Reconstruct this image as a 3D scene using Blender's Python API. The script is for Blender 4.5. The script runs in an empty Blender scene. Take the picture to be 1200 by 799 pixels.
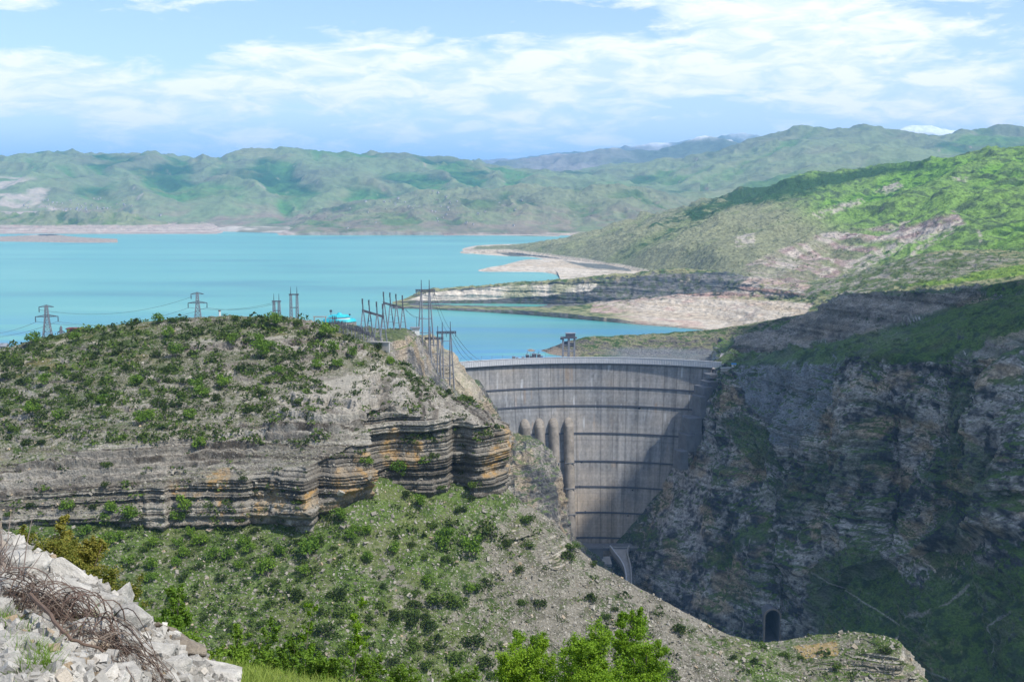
import bpy, bmesh, math, random
import numpy as np
from mathutils import Vector, Matrix, noise as mnoise

# ------------------------------------------------------------------ camera, light, air
S = bpy.context.scene
F_PX, HORIZON, EYE = 1400.0, 225.0, 215.0          # focal length in photo pixels, horizon row, eye height over the water
TANP = (399.5 - HORIZON) / F_PX
PITCH = math.atan(TANP)
cam = bpy.data.cameras.new('camera')
cam_o = bpy.data.objects.new('camera', cam)
S.collection.objects.link(cam_o)
cam_o.location = (0, 0, EYE)
cam_o.rotation_euler = (math.pi / 2 - PITCH, 0, 0)
cam.sensor_width = 36.0
cam.lens = F_PX * 36.0 / 1200.0
cam.clip_start = 0.3
cam.clip_end = 90000
S.camera = cam_o
S.view_settings.view_transform = 'Standard'
S.view_settings.look = 'None'
S.view_settings.exposure = 0.42
S.view_settings.gamma = 1.0
S.cycles.volume_bounces = 1
S.cycles.max_bounces = 6
S.cycles.diffuse_bounces = 3
S.cycles.transparent_max_bounces = 8
S.cycles.use_denoising = True

SUN_EL, SUN_AZ = math.radians(55), math.radians(57)    # azimuth from straight behind the camera towards the right
SUNV = Vector((math.cos(SUN_EL) * math.sin(SUN_AZ), -math.cos(SUN_EL) * math.cos(SUN_AZ), math.sin(SUN_EL)))
sun = bpy.data.lights.new('sun', 'SUN')
sun.energy = 4.3
sun.angle = math.radians(0.6)
sun.color = (1.0, 0.95, 0.87)
sun_o = bpy.data.objects.new('sun', sun)
S.collection.objects.link(sun_o)
sun_o.rotation_euler = (-SUNV).to_track_quat('-Z', 'Y').to_euler()
sun_o.location = SUNV * 500


def N(nt, kind, **kw):
    n = nt.nodes.new(kind)
    for k, v in kw.items():
        if k.startswith('i_'):
            key = k[2:]
            n.inputs[int(key) if key.isdigit() else key].default_value = v
        else:
            setattr(n, k, v)
    return n


def ramp(nt, fac, stops, interp='LINEAR'):
    r = nt.nodes.new('ShaderNodeValToRGB')
    r.color_ramp.interpolation = interp
    els = r.color_ramp.elements
    while len(els) < len(stops):
        els.new(0.5)
    for e, (p, c) in zip(els, stops):
        e.position = p
        if isinstance(c, (int, float)):
            c = (c, c, c)
        e.color = (c[0], c[1], c[2], 1)
    nt.links.new(fac, r.inputs[0])
    return r.outputs[0]


def math_n(nt, op, a, b=None, c=None, clamp=False):
    m = nt.nodes.new('ShaderNodeMath')
    m.operation = op
    m.use_clamp = clamp
    for i, x in enumerate((a, b, c)):
        if x is None:
            continue
        if isinstance(x, (int, float)):
            m.inputs[i].default_value = x
        else:
            nt.links.new(x, m.inputs[i])
    return m.outputs[0]


def mix_c(nt, fac, a, b, blend='MIX'):
    m = nt.nodes.new('ShaderNodeMix')
    m.data_type = 'RGBA'
    m.blend_type = blend
    for i, x in ((0, fac), (6, a), (7, b)):
        if isinstance(x, (int, float)):
            m.inputs[i].default_value = x
        elif isinstance(x, tuple):
            m.inputs[i].default_value = (x[0], x[1], x[2], 1)
        else:
            nt.links.new(x, m.inputs[i])
    return m.outputs[2]


# sky: Nishita plus procedural cloud streaks laid out on the sky directions
W = bpy.data.worlds.new('World')
S.world = W
W.use_nodes = True
nt = W.node_tree
nt.nodes.clear()
sky = N(nt, 'ShaderNodeTexSky', sky_type='NISHITA', sun_disc=False)
sky.sun_elevation = SUN_EL
sky.sun_rotation = math.atan2(SUNV.x, SUNV.y)
sky.altitude = 400
sky.air_density = 1.0
sky.dust_density = 0.6
sky.ozone_density = 2.0
geo = N(nt, 'ShaderNodeTexCoord')
sep = N(nt, 'ShaderNodeSeparateXYZ')
nt.links.new(geo.outputs['Generated'], sep.inputs[0])
az = math_n(nt, 'ARCTAN2', sep.outputs[0], sep.outputs[1])           # 0 ahead, + right
el = math_n(nt, 'ARCSINE', sep.outputs[2])
cmb = N(nt, 'ShaderNodeCombineXYZ')
nt.links.new(math_n(nt, 'MULTIPLY', az, 1.0), cmb.inputs[0])
nt.links.new(math_n(nt, 'MULTIPLY', el, 3.6), cmb.inputs[1])
nz1 = N(nt, 'ShaderNodeTexNoise', i_Scale=6.5, i_Detail=10.0, i_Roughness=0.60, i_Distortion=0.25)
nt.links.new(cmb.outputs[0], nz1.inputs['Vector'])
nz2 = N(nt, 'ShaderNodeTexNoise', i_Scale=21.0, i_Detail=8.0, i_Roughness=0.62, i_Distortion=0.5)
nt.links.new(cmb.outputs[0], nz2.inputs['Vector'])


def blob(px, py, wx, wy, amp):
    """a broad bank of cloud at a sky direction"""
    a0 = math.atan((px - 600) / F_PX)
    e0 = math.atan((HORIZON - py) / F_PX)
    dx = math_n(nt, 'DIVIDE', math_n(nt, 'SUBTRACT', az, a0), wx / F_PX)
    dy = math_n(nt, 'DIVIDE', math_n(nt, 'SUBTRACT', el, e0), wy / F_PX)
    r2 = math_n(nt, 'ADD', math_n(nt, 'MULTIPLY', dx, dx), math_n(nt, 'MULTIPLY', dy, dy))
    g = math_n(nt, 'EXPONENT', math_n(nt, 'MULTIPLY', r2, -1.0))
    return math_n(nt, 'MULTIPLY', g, amp)


acc = None
for b in ((400, 75, 190, 30, .16), (250, 118, 260, 20, .22), (30, 95, 120, 22, .16), (720, 85, 190, 34, .2),
          (900, 45, 130, 50, .26), (700, 100, 70, 14, .12), (1140, 8, 110, 20, .26), (30, 22, 60, 16, .16),
          (210, 5, 60, 10, .12), (1050, 100, 260, 45, .10), (560, 150, 600, 25, .05), (800, 5, 120, 14, .16),
          (200, 55, 150, 24, -.2), (480, 20, 260, 24, -.1), (820, 40, 60, 20, -.0), (640, 45, 130, 20, -.08)):
    v = blob(*b)
    acc = v if acc is None else math_n(nt, 'ADD', acc, v)
dens = math_n(nt, 'ADD', math_n(nt, 'ADD', math_n(nt, 'MULTIPLY', nz1.outputs[0], 0.9), math_n(nt, 'MULTIPLY', nz2.outputs[0], 0.42)), acc)
# white sunlit cloud where dense, blue-grey veil below and to the right
white = ramp(nt, dens, [(0.665, 0), (0.73, .55), (0.82, 1)])
veil_bank = None
for b in ((1100, 95, 330, 60, .75), (700, 185, 700, 40, .85), (150, 175, 500, 40, .75)):
    v = blob(*b)
    veil_bank = v if veil_bank is None else math_n(nt, 'ADD', veil_bank, v)
veil = math_n(nt, 'MULTIPLY', veil_bank, ramp(nt, nz1.outputs[0], [(0.3, 0.5), (0.6, 1.0)]), clamp=True)
skyc = mix_c(nt, 1.0, sky.outputs[0], (1.42, 1.38, 1.38), 'MULTIPLY')
basec = mix_c(nt, veil, skyc, (6.2, 7.8, 10.2))
wtex = ramp(nt, nz2.outputs[0], [(0.38, (7.2, 8.3, 10.3)), (0.58, (10.6, 10.3, 10.1))])
full = mix_c(nt, math_n(nt, 'MULTIPLY', white, 0.93), basec, wtex)
# only this side of the sky is banked; elsewhere the same noise gives plain broken cloud
bg = N(nt, 'ShaderNodeBackground', i_Strength=0.1)
nt.links.new(full, bg.inputs[0])
wo = N(nt, 'ShaderNodeOutputWorld')
nt.links.new(bg.outputs[0], wo.inputs[0])


# ------------------------------------------------------------------ numeric helpers
def world(px, py, Y):
    """the point at forward distance Y metres seen at photo pixel (px, py)"""
    u = (px - 600.0) / F_PX
    v = (399.5 - py) / F_PX
    cp, sp = math.cos(PITCH), math.sin(PITCH)
    dy = cp + v * sp
    dz = -sp + v * cp
    return (u * Y / dy, Y, EYE + dz * Y / dy)


def proj(P):
    cp, sp = math.cos(PITCH), math.sin(PITCH)
    x, y, z = P[..., 0], P[..., 1], P[..., 2] - EYE
    d = np.maximum(y * cp - z * sp, 0.01)
    up = y * sp + z * cp
    return 600 + F_PX * x / d, 399.5 - F_PX * up / d


_rs = np.random.RandomState(7)
_perm = _rs.permutation(256)
_perm = np.concatenate([_perm, _perm, _perm]).astype(np.int64)
_g = _rs.normal(size=(256, 3))
_g = (_g / np.linalg.norm(_g, axis=1)[:, None]).astype(np.float32)


def perlin(x, y, z):
    x = np.asarray(x, np.float64); y = np.asarray(y, np.float64); z = np.asarray(z, np.float64)
    xi, yi, zi = np.floor(x).astype(np.int64), np.floor(y).astype(np.int64), np.floor(z).astype(np.int64)
    xf, yf, zf = (x - xi).astype(np.float32), (y - yi).astype(np.float32), (z - zi).astype(np.float32)
    u = xf * xf * xf * (xf * (xf * 6 - 15) + 10)
    v = yf * yf * yf * (yf * (yf * 6 - 15) + 10)
    w = zf * zf * zf * (zf * (zf * 6 - 15) + 10)
    xi &= 255; yi &= 255; zi &= 255
    def c(dx, dy, dz):
        h = _perm[_perm[_perm[xi + dx] + yi + dy] + zi + dz]
        g = _g[h]
        return g[..., 0] * (xf - dx) + g[..., 1] * (yf - dy) + g[..., 2] * (zf - dz)
    a = c(0, 0, 0) * (1 - u) + c(1, 0, 0) * u
    b = c(0, 1, 0) * (1 - u) + c(1, 1, 0) * u
    a = a * (1 - v) + b * v
    d = c(0, 0, 1) * (1 - u) + c(1, 0, 1) * u
    e = c(0, 1, 1) * (1 - u) + c(1, 1, 1) * u
    d = d * (1 - v) + e * v
    return (a * (1 - w) + d * w) * 1.6


def fbm(P, size, octv=5, seed=0.0, ani=(1, 1, 1), gain=0.5, ridged=False):
    x = P[..., 0] / size * ani[0] + seed * 13.7
    y = P[..., 1] / size * ani[1] + seed * 7.3
    z = P[..., 2] / size * ani[2] + seed * 3.1
    out = 0; amp = 1.0; tot = 0
    for o in range(octv):
        n = perlin(x, y, z)
        if ridged:
            n = 1 - 2 * np.abs(n)
        out = out + n * amp
        tot += amp
        amp *= gain
        x = x * 2.03 + 5.1; y = y * 2.03 + 1.7; z = z * 2.03 + 9.2
    return out / tot


def sstep(a, b, x):
    t = np.clip((x - a) / (b - a), 0, 1)
    return t * t * (3 - 2 * t)


def beds(s, t, seed=0, sharp=6.0):
    """random value per rock bed of thickness t, with sharp contacts"""
    rr = np.random.RandomState(1000 + seed).rand(4096)
    q = s / t
    i = np.floor(q).astype(np.int64)
    f = q - i
    k = np.clip((f - 0.5) * sharp + 0.5, 0, 1)
    return rr[i & 4095] * (1 - k) + rr[(i + 1) & 4095] * k


def grid_normals(P):
    du = np.gradient(P, axis=1)
    dv = np.gradient(P, axis=0)
    n = np.cross(du, dv)
    n /= np.linalg.norm(n, axis=2)[..., None] + 1e-9
    return n


def loft(rows, nu, nv, smooth=3, knots=None):
    """surface through rows of (px, py, Y) control points -> (V,U,3) world grid"""
    C = np.array([[world(*p) if len(p) == 3 else (p[0], p[1], p[2]) for p in r] for r in rows], float)
    R_, K, _ = C.shape
    if knots is None:
        ref = np.array([[p[0] for p in r] for r in rows], float)
        ref = np.abs(np.diff(ref, axis=1)).mean(0) + 8
        knots = np.concatenate([[0], np.cumsum(ref)])
    t = np.linspace(0, knots[-1], nu)
    m = np.zeros_like(C)
    for k in range(K):
        a, b = max(k - 1, 0), min(k + 1, K - 1)
        m[:, k] = (C[:, b] - C[:, a]) / (knots[b] - knots[a])
    m *= 0.8
    idx = np.clip(np.searchsorted(knots, t, side='right') - 1, 0, K - 2)
    h = (knots[idx + 1] - knots[idx])
    s = ((t - knots[idx]) / h)[None, :, None]
    h = h[None, :, None]
    U = (2 * s**3 - 3 * s**2 + 1) * C[:, idx] + (s**3 - 2 * s**2 + s) * h * m[:, idx] + \
        (-2 * s**3 + 3 * s**2) * C[:, idx + 1] + (s**3 - s**2) * h * m[:, idx + 1]
    out = []
    for r in range(R_ - 1):
        f = np.linspace(0, 1, nv[r], endpoint=False)[:, None, None]
        out.append(U[r] * (1 - f) + U[r + 1] * f)
    out.append(U[-1:][:, :, :])
    G = np.concatenate(out, 0)
    for _ in range(smooth):
        G[1:-1] = 0.25 * G[:-2] + 0.5 * G[1:-1] + 0.25 * G[2:]
    for _ in range(max(1, smooth // 2)):
        G[:, 1:-1] = 0.25 * G[:, :-2] + 0.5 * G[:, 1:-1] + 0.25 * G[:, 2:]
    return G


def face_camera(P, n):
    d = np.array([0, 0, EYE]) - P
    s = np.sign((n * d).sum(-1).mean())
    return n * (s if s != 0 else 1)


def link(o, parent=None):
    S.collection.objects.link(o)
    if parent is not None:
        o.parent = parent
    return o


def tag(o, label=None, cat=None, group=None, kind=None):
    if label: o['label'] = label
    if cat: o['category'] = cat
    if group: o['group'] = group
    if kind: o['kind'] = kind
    return o


def np_mesh(name, V, quads, mats, cols=None, smooth=False, attrs=None):
    me = bpy.data.meshes.new(name)
    nvx, nf = len(V), len(quads)
    k = quads.shape[1]
    me.vertices.add(nvx)
    me.vertices.foreach_set('co', np.ascontiguousarray(V, np.float32).ravel())
    me.loops.add(nf * k)
    me.loops.foreach_set('vertex_index', np.ascontiguousarray(quads, np.int32).ravel())
    me.polygons.add(nf)
    me.polygons.foreach_set('loop_start', np.arange(0, nf * k, k, dtype=np.int32))
    me.update(calc_edges=True)
    me.polygons.foreach_set('use_smooth', np.full(nf, smooth))
    for m in (mats if isinstance(mats, (list, tuple)) else [mats]):
        me.materials.append(m)
    if cols is not None:
        a = me.color_attributes.new('Col', 'FLOAT_COLOR', 'POINT')
        c4 = np.ones((nvx, 4), np.float32)
        c4[:, :3] = cols
        a.data.foreach_set('color', c4.ravel())
    for kx, vals in (attrs or {}).items():
        a = me.attributes.new(kx, 'FLOAT', 'POINT')
        a.data.foreach_set('value', np.ascontiguousarray(vals, np.float32))
    me.validate()
    return me


def grid_obj(name, P, mat, cols=None, smooth=True, kind='structure', keep=None, attrs=None):
    V_, U_, _ = P.shape
    i = np.arange(V_ * U_).reshape(V_, U_)
    q = np.stack([i[:-1, :-1], i[:-1, 1:], i[1:, 1:], i[1:, :-1]], -1).reshape(-1, 4)
    if keep is not None:
        q = q[keep.reshape(-1)]
    n = np.cross(P[:-1, 1:] - P[:-1, :-1], P[1:, :-1] - P[:-1, :-1])
    d = np.array([0, 0, EYE + 50]) - P[:-1, :-1]
    if (n * d).sum() < 0:
        q = q[:, ::-1]
    me = np_mesh(name, P.reshape(-1, 3), q, mat, None if cols is None else cols.reshape(-1, 3), smooth,
                 {k: v.reshape(-1) for k, v in (attrs or {}).items()})
    o = bpy.data.objects.new(name, me)
    link(o)
    if kind: o['kind'] = kind
    return o


def mixc(a, b, t):
    a = np.asarray(a, float); b = np.asarray(b, float)
    return a * (1 - t[..., None]) + b * t[..., None]


def inside(px, py, poly, soft=None):
    """even-odd test of many points"""
    r = np.zeros(px.shape, bool)
    n = len(poly)
    for i in range(n):
        x1, y1 = poly[i]; x2, y2 = poly[(i + 1) % n]
        if y1 == y2:
            continue
        c = ((y1 > py) != (y2 > py)) & (px < (x2 - x1) * (py - y1) / (y2 - y1) + x1)
        r ^= c
    return r


def blur2(m, k):
    m = m.astype(float)
    for _ in range(k):
        m[1:-1] = 0.25 * m[:-2] + 0.5 * m[1:-1] + 0.25 * m[2:]
        m[:, 1:-1] = 0.25 * m[:, :-2] + 0.5 * m[:, 1:-1] + 0.25 * m[:, 2:]
    return m


# ------------------------------------------------------------------ materials
def new_mat(name):
    m = bpy.data.materials.new(name)
    m.use_nodes = True
    nt = m.node_tree
    b = nt.nodes['Principled BSDF']
    b.inputs['Roughness'].default_value = 0.9
    b.inputs['Specular IOR Level'].default_value = 0.2
    return m, nt, b


def terrain_mat(name, detail, bump=0.6, bump_scale=None, speck=None, contrast=(0.72, 1.3), rough=0.95, aniso=(1, 1, 1)):
    """ground colour from the mesh's zone colours, broken up by fine procedural grain of size `detail` metres"""
    m, nt, b = new_mat(name)
    L = nt.links
    at = N(nt, 'ShaderNodeAttribute', attribute_name='Col')
    tc = N(nt, 'ShaderNodeNewGeometry')
    mp = N(nt, 'ShaderNodeMapping')
    mp.inputs['Scale'].default_value = aniso
    L.new(tc.outputs['Position'], mp.inputs['Vector'])
    n1 = N(nt, 'ShaderNodeTexNoise', i_Scale=1.0 / detail, i_Detail=6.0, i_Roughness=0.65)
    L.new(mp.outputs[0], n1.inputs['Vector'])
    g = ramp(nt, n1.outputs[0], [(0.32, contrast[0]), (0.68, contrast[1])])
    c = mix_c(nt, 1.0, at.outputs['Color'], g, 'MULTIPLY')
    if speck:                       # pale stones lying loose: (size, attribute, colour)
        size, attr, col = speck
        aa = N(nt, 'ShaderNodeAttribute', attribute_name=attr)
        for sz, hi in ((size * .45, .85), (size, 1.15), (size * 2.1, 1.0)):
            vo = N(nt, 'ShaderNodeTexVoronoi', i_Scale=1.0 / sz, i_Randomness=1.0, distance='MANHATTAN')
            L.new(mp.outputs[0], vo.inputs['Vector'])
            sp = N(nt, 'ShaderNodeSeparateColor')
            L.new(vo.outputs['Color'], sp.inputs[0])
            lim = math_n(nt, 'MULTIPLY', aa.outputs['Fac'], 1.0 if sz < size * 2 else .35)
            k = math_n(nt, 'LESS_THAN', sp.outputs[0], lim)
            edge = ramp(nt, vo.outputs['Distance'], [(0.45, 1), (0.62, 0)])
            k = math_n(nt, 'MULTIPLY', k, edge)
            tone = mix_c(nt, sp.outputs[1], tuple(x * 0.45 for x in col), tuple(min(1, x * hi) for x in col))
            c = mix_c(nt, k, c, tone)
    L.new(c, b.inputs['Base Color'])
    b.inputs['Roughness'].default_value = rough
    bs = bump_scale or detail
    bp = N(nt, 'ShaderNodeBump', i_Strength=bump, i_Distance=bs)
    L.new(n1.outputs[0], bp.inputs['Height'])
    L.new(bp.outputs[0], b.inputs['Normal'])
    return m

# ------------------------------------------------------------------ ground, water, air
bm = bmesh.new()
bmesh.ops.create_circle(bm, cap_ends=True, segments=64, radius=60000)
me = bpy.data.meshes.new('ground')
bm.to_mesh(me); bm.free()
M_ground, nt, b = new_mat('ground_soil')
b.inputs['Base Color'].default_value = (0.10, 0.12, 0.06, 1)
n1 = N(nt, 'ShaderNodeTexNoise', i_Scale=0.004, i_Detail=8.0)
gx = N(nt, 'ShaderNodeNewGeometry'); nt.links.new(gx.outputs['Position'], n1.inputs['Vector'])
nt.links.new(ramp(nt, n1.outputs[0], [(0.35, (0.05, 0.08, 0.03)), (0.65, (0.18, 0.16, 0.10))]), b.inputs['Base Color'])
me.materials.append(M_ground)
g_o = link(bpy.data.objects.new('ground', me)); g_o.location.z = -300; g_o['kind'] = 'structure'

M_water, nt, b = new_mat('reservoir_water')
gx = N(nt, 'ShaderNodeNewGeometry')
mp = N(nt, 'ShaderNodeMapping'); mp.inputs['Scale'].default_value = (0.35, 1.4, 1)
nt.links.new(gx.outputs['Position'], mp.inputs[0])
n1 = N(nt, 'ShaderNodeTexNoise', i_Scale=0.0022, i_Detail=5.0, i_Roughness=0.55, i_Distortion=0.6)
nt.links.new(mp.outputs[0], n1.inputs['Vector'])
wc = ramp(nt, n1.outputs[0], [(0.32, (0.055, 0.225, 0.24)), (0.45, (0.080, 0.305, 0.28)), (0.55, (0.092, 0.325, 0.29)), (0.68, (0.125, 0.365, 0.315))])
# darker blue streaks off the dam, cloud shade and wind put into the colour
sp_ = N(nt, 'ShaderNodeSeparateXYZ'); nt.links.new(gx.outputs['Position'], sp_.inputs[0])
near = ramp(nt, math_n(nt, 'DIVIDE', sp_.outputs[1], 10000), [(0.155, 1), (0.22, 0)])
n3 = N(nt, 'ShaderNodeTexNoise', i_Scale=0.006, i_Detail=4.0)
mp3 = N(nt, 'ShaderNodeMapping'); mp3.inputs['Scale'].default_value = (0.3, 2.2, 1)
nt.links.new(gx.outputs['Position'], mp3.inputs[0]); nt.links.new(mp3.outputs[0], n3.inputs['Vector'])
wc = mix_c(nt, ramp(nt, n3.outputs[0], [(0.50, 0.0), (0.72, 0.38)]), wc, (0.03, 0.24, 0.27))
blue = math_n(nt, 'MULTIPLY', near, ramp(nt, n3.outputs[0], [(0.42, 0.0), (0.6, 1.0)]))
wc = mix_c(nt, blue, wc, (0.03, 0.19, 0.36))
nt.links.new(wc, b.inputs['Base Color'])
b.inputs['Roughness'].default_value = 0.28
b.inputs['Specular IOR Level'].default_value = 0.3
n2 = N(nt, 'ShaderNodeTexNoise', i_Scale=0.12, i_Detail=4.0, i_Roughness=0.6)
mp2 = N(nt, 'ShaderNodeMapping'); mp2.inputs['Scale'].default_value = (1, 2.5, 1)
nt.links.new(gx.outputs['Position'], mp2.inputs[0]); nt.links.new(mp2.outputs[0], n2.inputs['Vector'])
bp = N(nt, 'ShaderNodeBump', i_Strength=0.5, i_Distance=1.2)
nt.links.new(n2.outputs[0], bp.inputs['Height']); nt.links.new(bp.outputs[0], b.inputs['Normal'])
me = bpy.data.meshes.new('water')
me.from_pydata([(-9000, 1470, 0), (5000, 1470, 0), (9000, 9500, 0), (-14000, 9500, 0)], [], [(0, 1, 2, 3)])
me.materials.append(M_water)
w_o = link(bpy.data.objects.new('water', me)); w_o['kind'] = 'structure'

HZ_TOP = 1480
me = bpy.data.meshes.new('haze')
bm = bmesh.new(); bmesh.ops.create_cube(bm, size=1.0); bm.to_mesh(me); bm.free()
hz = link(bpy.data.objects.new('haze', me))
hz.scale = (124000, 124000, HZ_TOP + 302); hz.location = (0, 0, (HZ_TOP - 302) / 2)
hz['kind'] = 'stuff'; hz['label'] = 'thin blue haze lying over the whole valley'
m = bpy.data.materials.new('haze_air'); m.use_nodes = True
nt = m.node_tree; nt.nodes.clear()
pv = N(nt, 'ShaderNodeVolumePrincipled'); pv.inputs['Color'].default_value = (0.27, 0.57, 1.0, 1)
pv.inputs['Density'].default_value = 4.0e-5; pv.inputs['Anisotropy'].default_value = 0.0
ou = N(nt, 'ShaderNodeOutputMaterial'); nt.links.new(pv.outputs[0], ou.inputs['Volume'])
me.materials.append(m)

# ------------------------------------------------------------------ far hills
ROCK = np.array([0.36, 0.34, 0.31]); PALE = np.array([0.52, 0.47, 0.40]); BUFF = np.array([0.50, 0.42, 0.32])
GRN = np.array([0.085, 0.17, 0.035]); DGRN = np.array([0.025, 0.065, 0.018]); OLIVE = np.array([0.15, 0.165, 0.07])
REDR = np.array([0.30, 0.20, 0.17])
M_far = terrain_mat('distant_hillside', 60, bump=0.25, contrast=(0.8, 1.2))
M_mid = terrain_mat('wooded_hillside', 8, bump=0.8, bump_scale=7, contrast=(0.5, 1.45))
M_midrock = terrain_mat('banded_shore_rock', 6, bump=0.8, bump_scale=4, contrast=(0.55, 1.4), aniso=(0.5, 0.5, 3))


def far_cols(P, n, bright, dark, rock_amt=0.12, wood=0.5, sc=1.0, seed=1, shore=14.0, stretch=(1, 1, 1), g=None, brown=0.0):
    f1 = fbm(P, 900 * sc, 5, seed)
    f2 = fbm(P, 260 * sc, 5, seed + 2)
    slope = 1 - n[..., 2]
    c = mixc(bright, dark, sstep(-0.25 + 0.5 - wood, 0.3 + 0.5 - wood, f1 + 0.5 * f2))
    c = mixc(c, OLIVE, sstep(0.0, 0.4, fbm(P, 500 * sc, 4, seed + 5)) * 0.6)
    r = sstep(0.62 - rock_amt, 0.80 - rock_amt, fbm(P, 350 * sc, 5, seed + 3, ani=stretch, ridged=True) * 0.5 + slope * 0.6)
    rc = mixc(REDR, PALE, sstep(-0.2, 0.3, fbm(P, 200 * sc, 3, seed + 9)))
    c = mixc(c, rc, r)
    if g is not None:
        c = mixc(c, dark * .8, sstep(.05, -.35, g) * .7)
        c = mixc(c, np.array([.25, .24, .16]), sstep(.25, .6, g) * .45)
    if brown:
        c = mixc(c, np.array([.25, .19, .15]), sstep(190, 40, P[..., 2]) * sstep(-.25, .25, f2 + .4 * f1) * brown)
        px_, py_ = proj(P)
        c = mixc(c, np.array([.40, .34, .29]), blur2(inside(px_ + 14 * f2, py_ + 5 * f1, [(-100, 205), (40, 208), (60, 222), (50, 238), (90, 250), (-100, 262)]), 3) * sstep(-.2, .15, f2) * .8)
    h = P[..., 2] + 5 * fbm(P, 150 * sc, 3, seed + 4)
    bank = 1 - sstep(shore - 3, shore + 3, h)
    bc = mixc(np.array([.27, .22, .18]), np.array([.42, .36, .30]), beds(P[..., 2], 2.2, 3))
    bc = mixc(bc, REDR * 1.2, sstep(0.1, 0.4, fbm(P, 220 * sc, 3, seed + 6)) * 0.5)
    return mixc(c, bc, bank)


def skirt(P):
    """carry the shore edge on down under the water"""
    e = P[-1:].copy(); e[..., 1] -= 6; e[..., 2] -= 45
    e2 = P[-1:].copy(); e2[..., 1] -= 2; e2[..., 2] -= 12
    return np.concatenate([P, e2, e], 0)


def hill(name, rows, nu, nv, amps, bright, dark, seed=1, mat=None, sc=1.0, smooth=8, cols=None, taper=None, gully=None, **kw):
    P = loft(rows, nu, nv, smooth)
    if taper is None and name == 'shore': taper = (.12, .12)
    if taper:                      # both ends of a headland run down under the water
        u = np.linspace(0, 1, nu)
        wn = sstep(0, taper[0] + 1e-6, u) * sstep(0, taper[1] + 1e-6, 1 - u)
        P[..., 2] = (P[..., 2] + 10) * wn[None, :] - 10
    n = face_camera(P, grid_normals(P))
    d = 0
    for size, amp, rg in amps:
        nn = fbm(P, size, 5, seed, ridged=rg, ani=(1, 1, 0.3))
        if rg: nn = nn - .32
        d = d + nn * amp * np.clip((P[..., 2] + amp * 0.3) / (amp * 3 + 1), 0.02, 1)
    if gully:                      # spurs and gullies running down the slope
        size, amp, ang = gully
        wq = fbm(P, size * 3, 3, seed + 40) * size * 1.1
        a_ = (P[..., 0] * math.cos(ang) + P[..., 1] * math.sin(ang) + wq)
        b_ = (-P[..., 0] * math.sin(ang) + P[..., 1] * math.cos(ang) + wq * .5)
        g = fbm(np.stack([a_, b_ * .22, P[..., 2] * 0], -1), size, 4, seed + 41, ridged=True, gain=.38)
        d = d + (g - .38) * amp * np.clip((P[..., 2] - 8) / 60, 0, 1)
        kw['g'] = g
    P = P + n * d[..., None] * np.array([0.5, 0.5, 1.0])
    P = skirt(P)
    if 'g' in kw: kw['g'] = np.concatenate([kw['g'], kw['g'][-1:], kw['g'][-1:]], 0)
    n2 = face_camera(P, grid_normals(P))
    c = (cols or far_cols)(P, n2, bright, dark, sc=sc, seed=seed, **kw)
    return grid_obj(name, P, mat or M_far, c)


def hz_rows(x, *rows):
    return [[(xx, yy, YY) for xx, yy, YY in zip(x, r[0], r[1] if isinstance(r[1], (list, tuple)) else [r[1]] * len(x))] for r in rows]


# snow peaks and the blue ridge far beyond the valley
def snow_cols(P, n, bright, dark, sc=1, seed=1, line=1000, **k):
    f = fbm(P, 1500, 5, seed)
    s = sstep(line - 130, line + 130, P[..., 2] + f * 420)
    return mixc(mixc(np.array([.10, .13, .09]), np.array([.2, .19, .17]), sstep(-.2, .3, f)), np.array([.8, .82, .86]), s)


x = [480, 560, 620, 680, 730, 790, 830, 870, 910, 960, 1010, 1050, 1085, 1120, 1160, 1200, 1260, 1340]
hill('mountains', hz_rows(x, ([215] * 18, 25500),
     ([205, 193, 187, 182, 177, 171, 167, 162, 165, 162, 158, 154, 150, 153, 151, 149, 151, 154], 22500), ([212] * 18, 21000)),
     420, [30, 60], [(1600, 190, True), (500, 60, True)], None, None, seed=4, cols=snow_cols, line=1180, smooth=2)
x = [380, 480, 540, 580, 620, 660, 700, 740, 780, 820, 860, 920, 1000]
hill('mountains', hz_rows(x, ([214] * 13, 17500), ([214, 207, 200, 196, 191, 187, 181, 177, 171, 166, 168, 172, 178], 15500), ([222] * 13, 13500)),
     380, [30, 60], [(1200, 150, True), (300, 35, True)], None, None, seed=6, cols=snow_cols, line=900, smooth=2)
# the long left range across the reservoir
x = [-320, -150, 0, 60, 110, 175, 215, 280, 345, 420, 470, 530, 580, 640, 720, 820]
hill('hills', hz_rows(x, ([200] * 16, 12500),
     ([192, 190, 187, 184, 188, 181, 187, 185, 186, 188, 190, 195, 203, 208, 214, 222], 10500),
     ([212, 212, 208, 205, 208, 206, 210, 207, 210, 208, 210, 213, 217, 219, 222, 226], 9300),
     ([238, 240, 235, 232, 238, 235, 240, 236, 240, 235, 238, 240, 240, 240, 240, 240], 8000),
     ([262, 262, 260, 262, 261, 262, 262, 261, 261, 262, 262, 262, 262, 262, 262, 262], 7300),
     ([268] * 16, 6900), ([271] * 16, 6700)), 900, [20, 60, 80, 60, 20, 6],
     [(1500, 130, True), (420, 48, True), (120, 12, False)], np.array([.07, .17, .045]), np.array([.022, .075, .025]), seed=2, wood=0.45, shore=12, gully=(520, 75, .25), brown=.8)
x = [300, 345, 400, 450, 500, 545, 600, 640, 680, 715, 745, 775, 810, 860]
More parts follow.
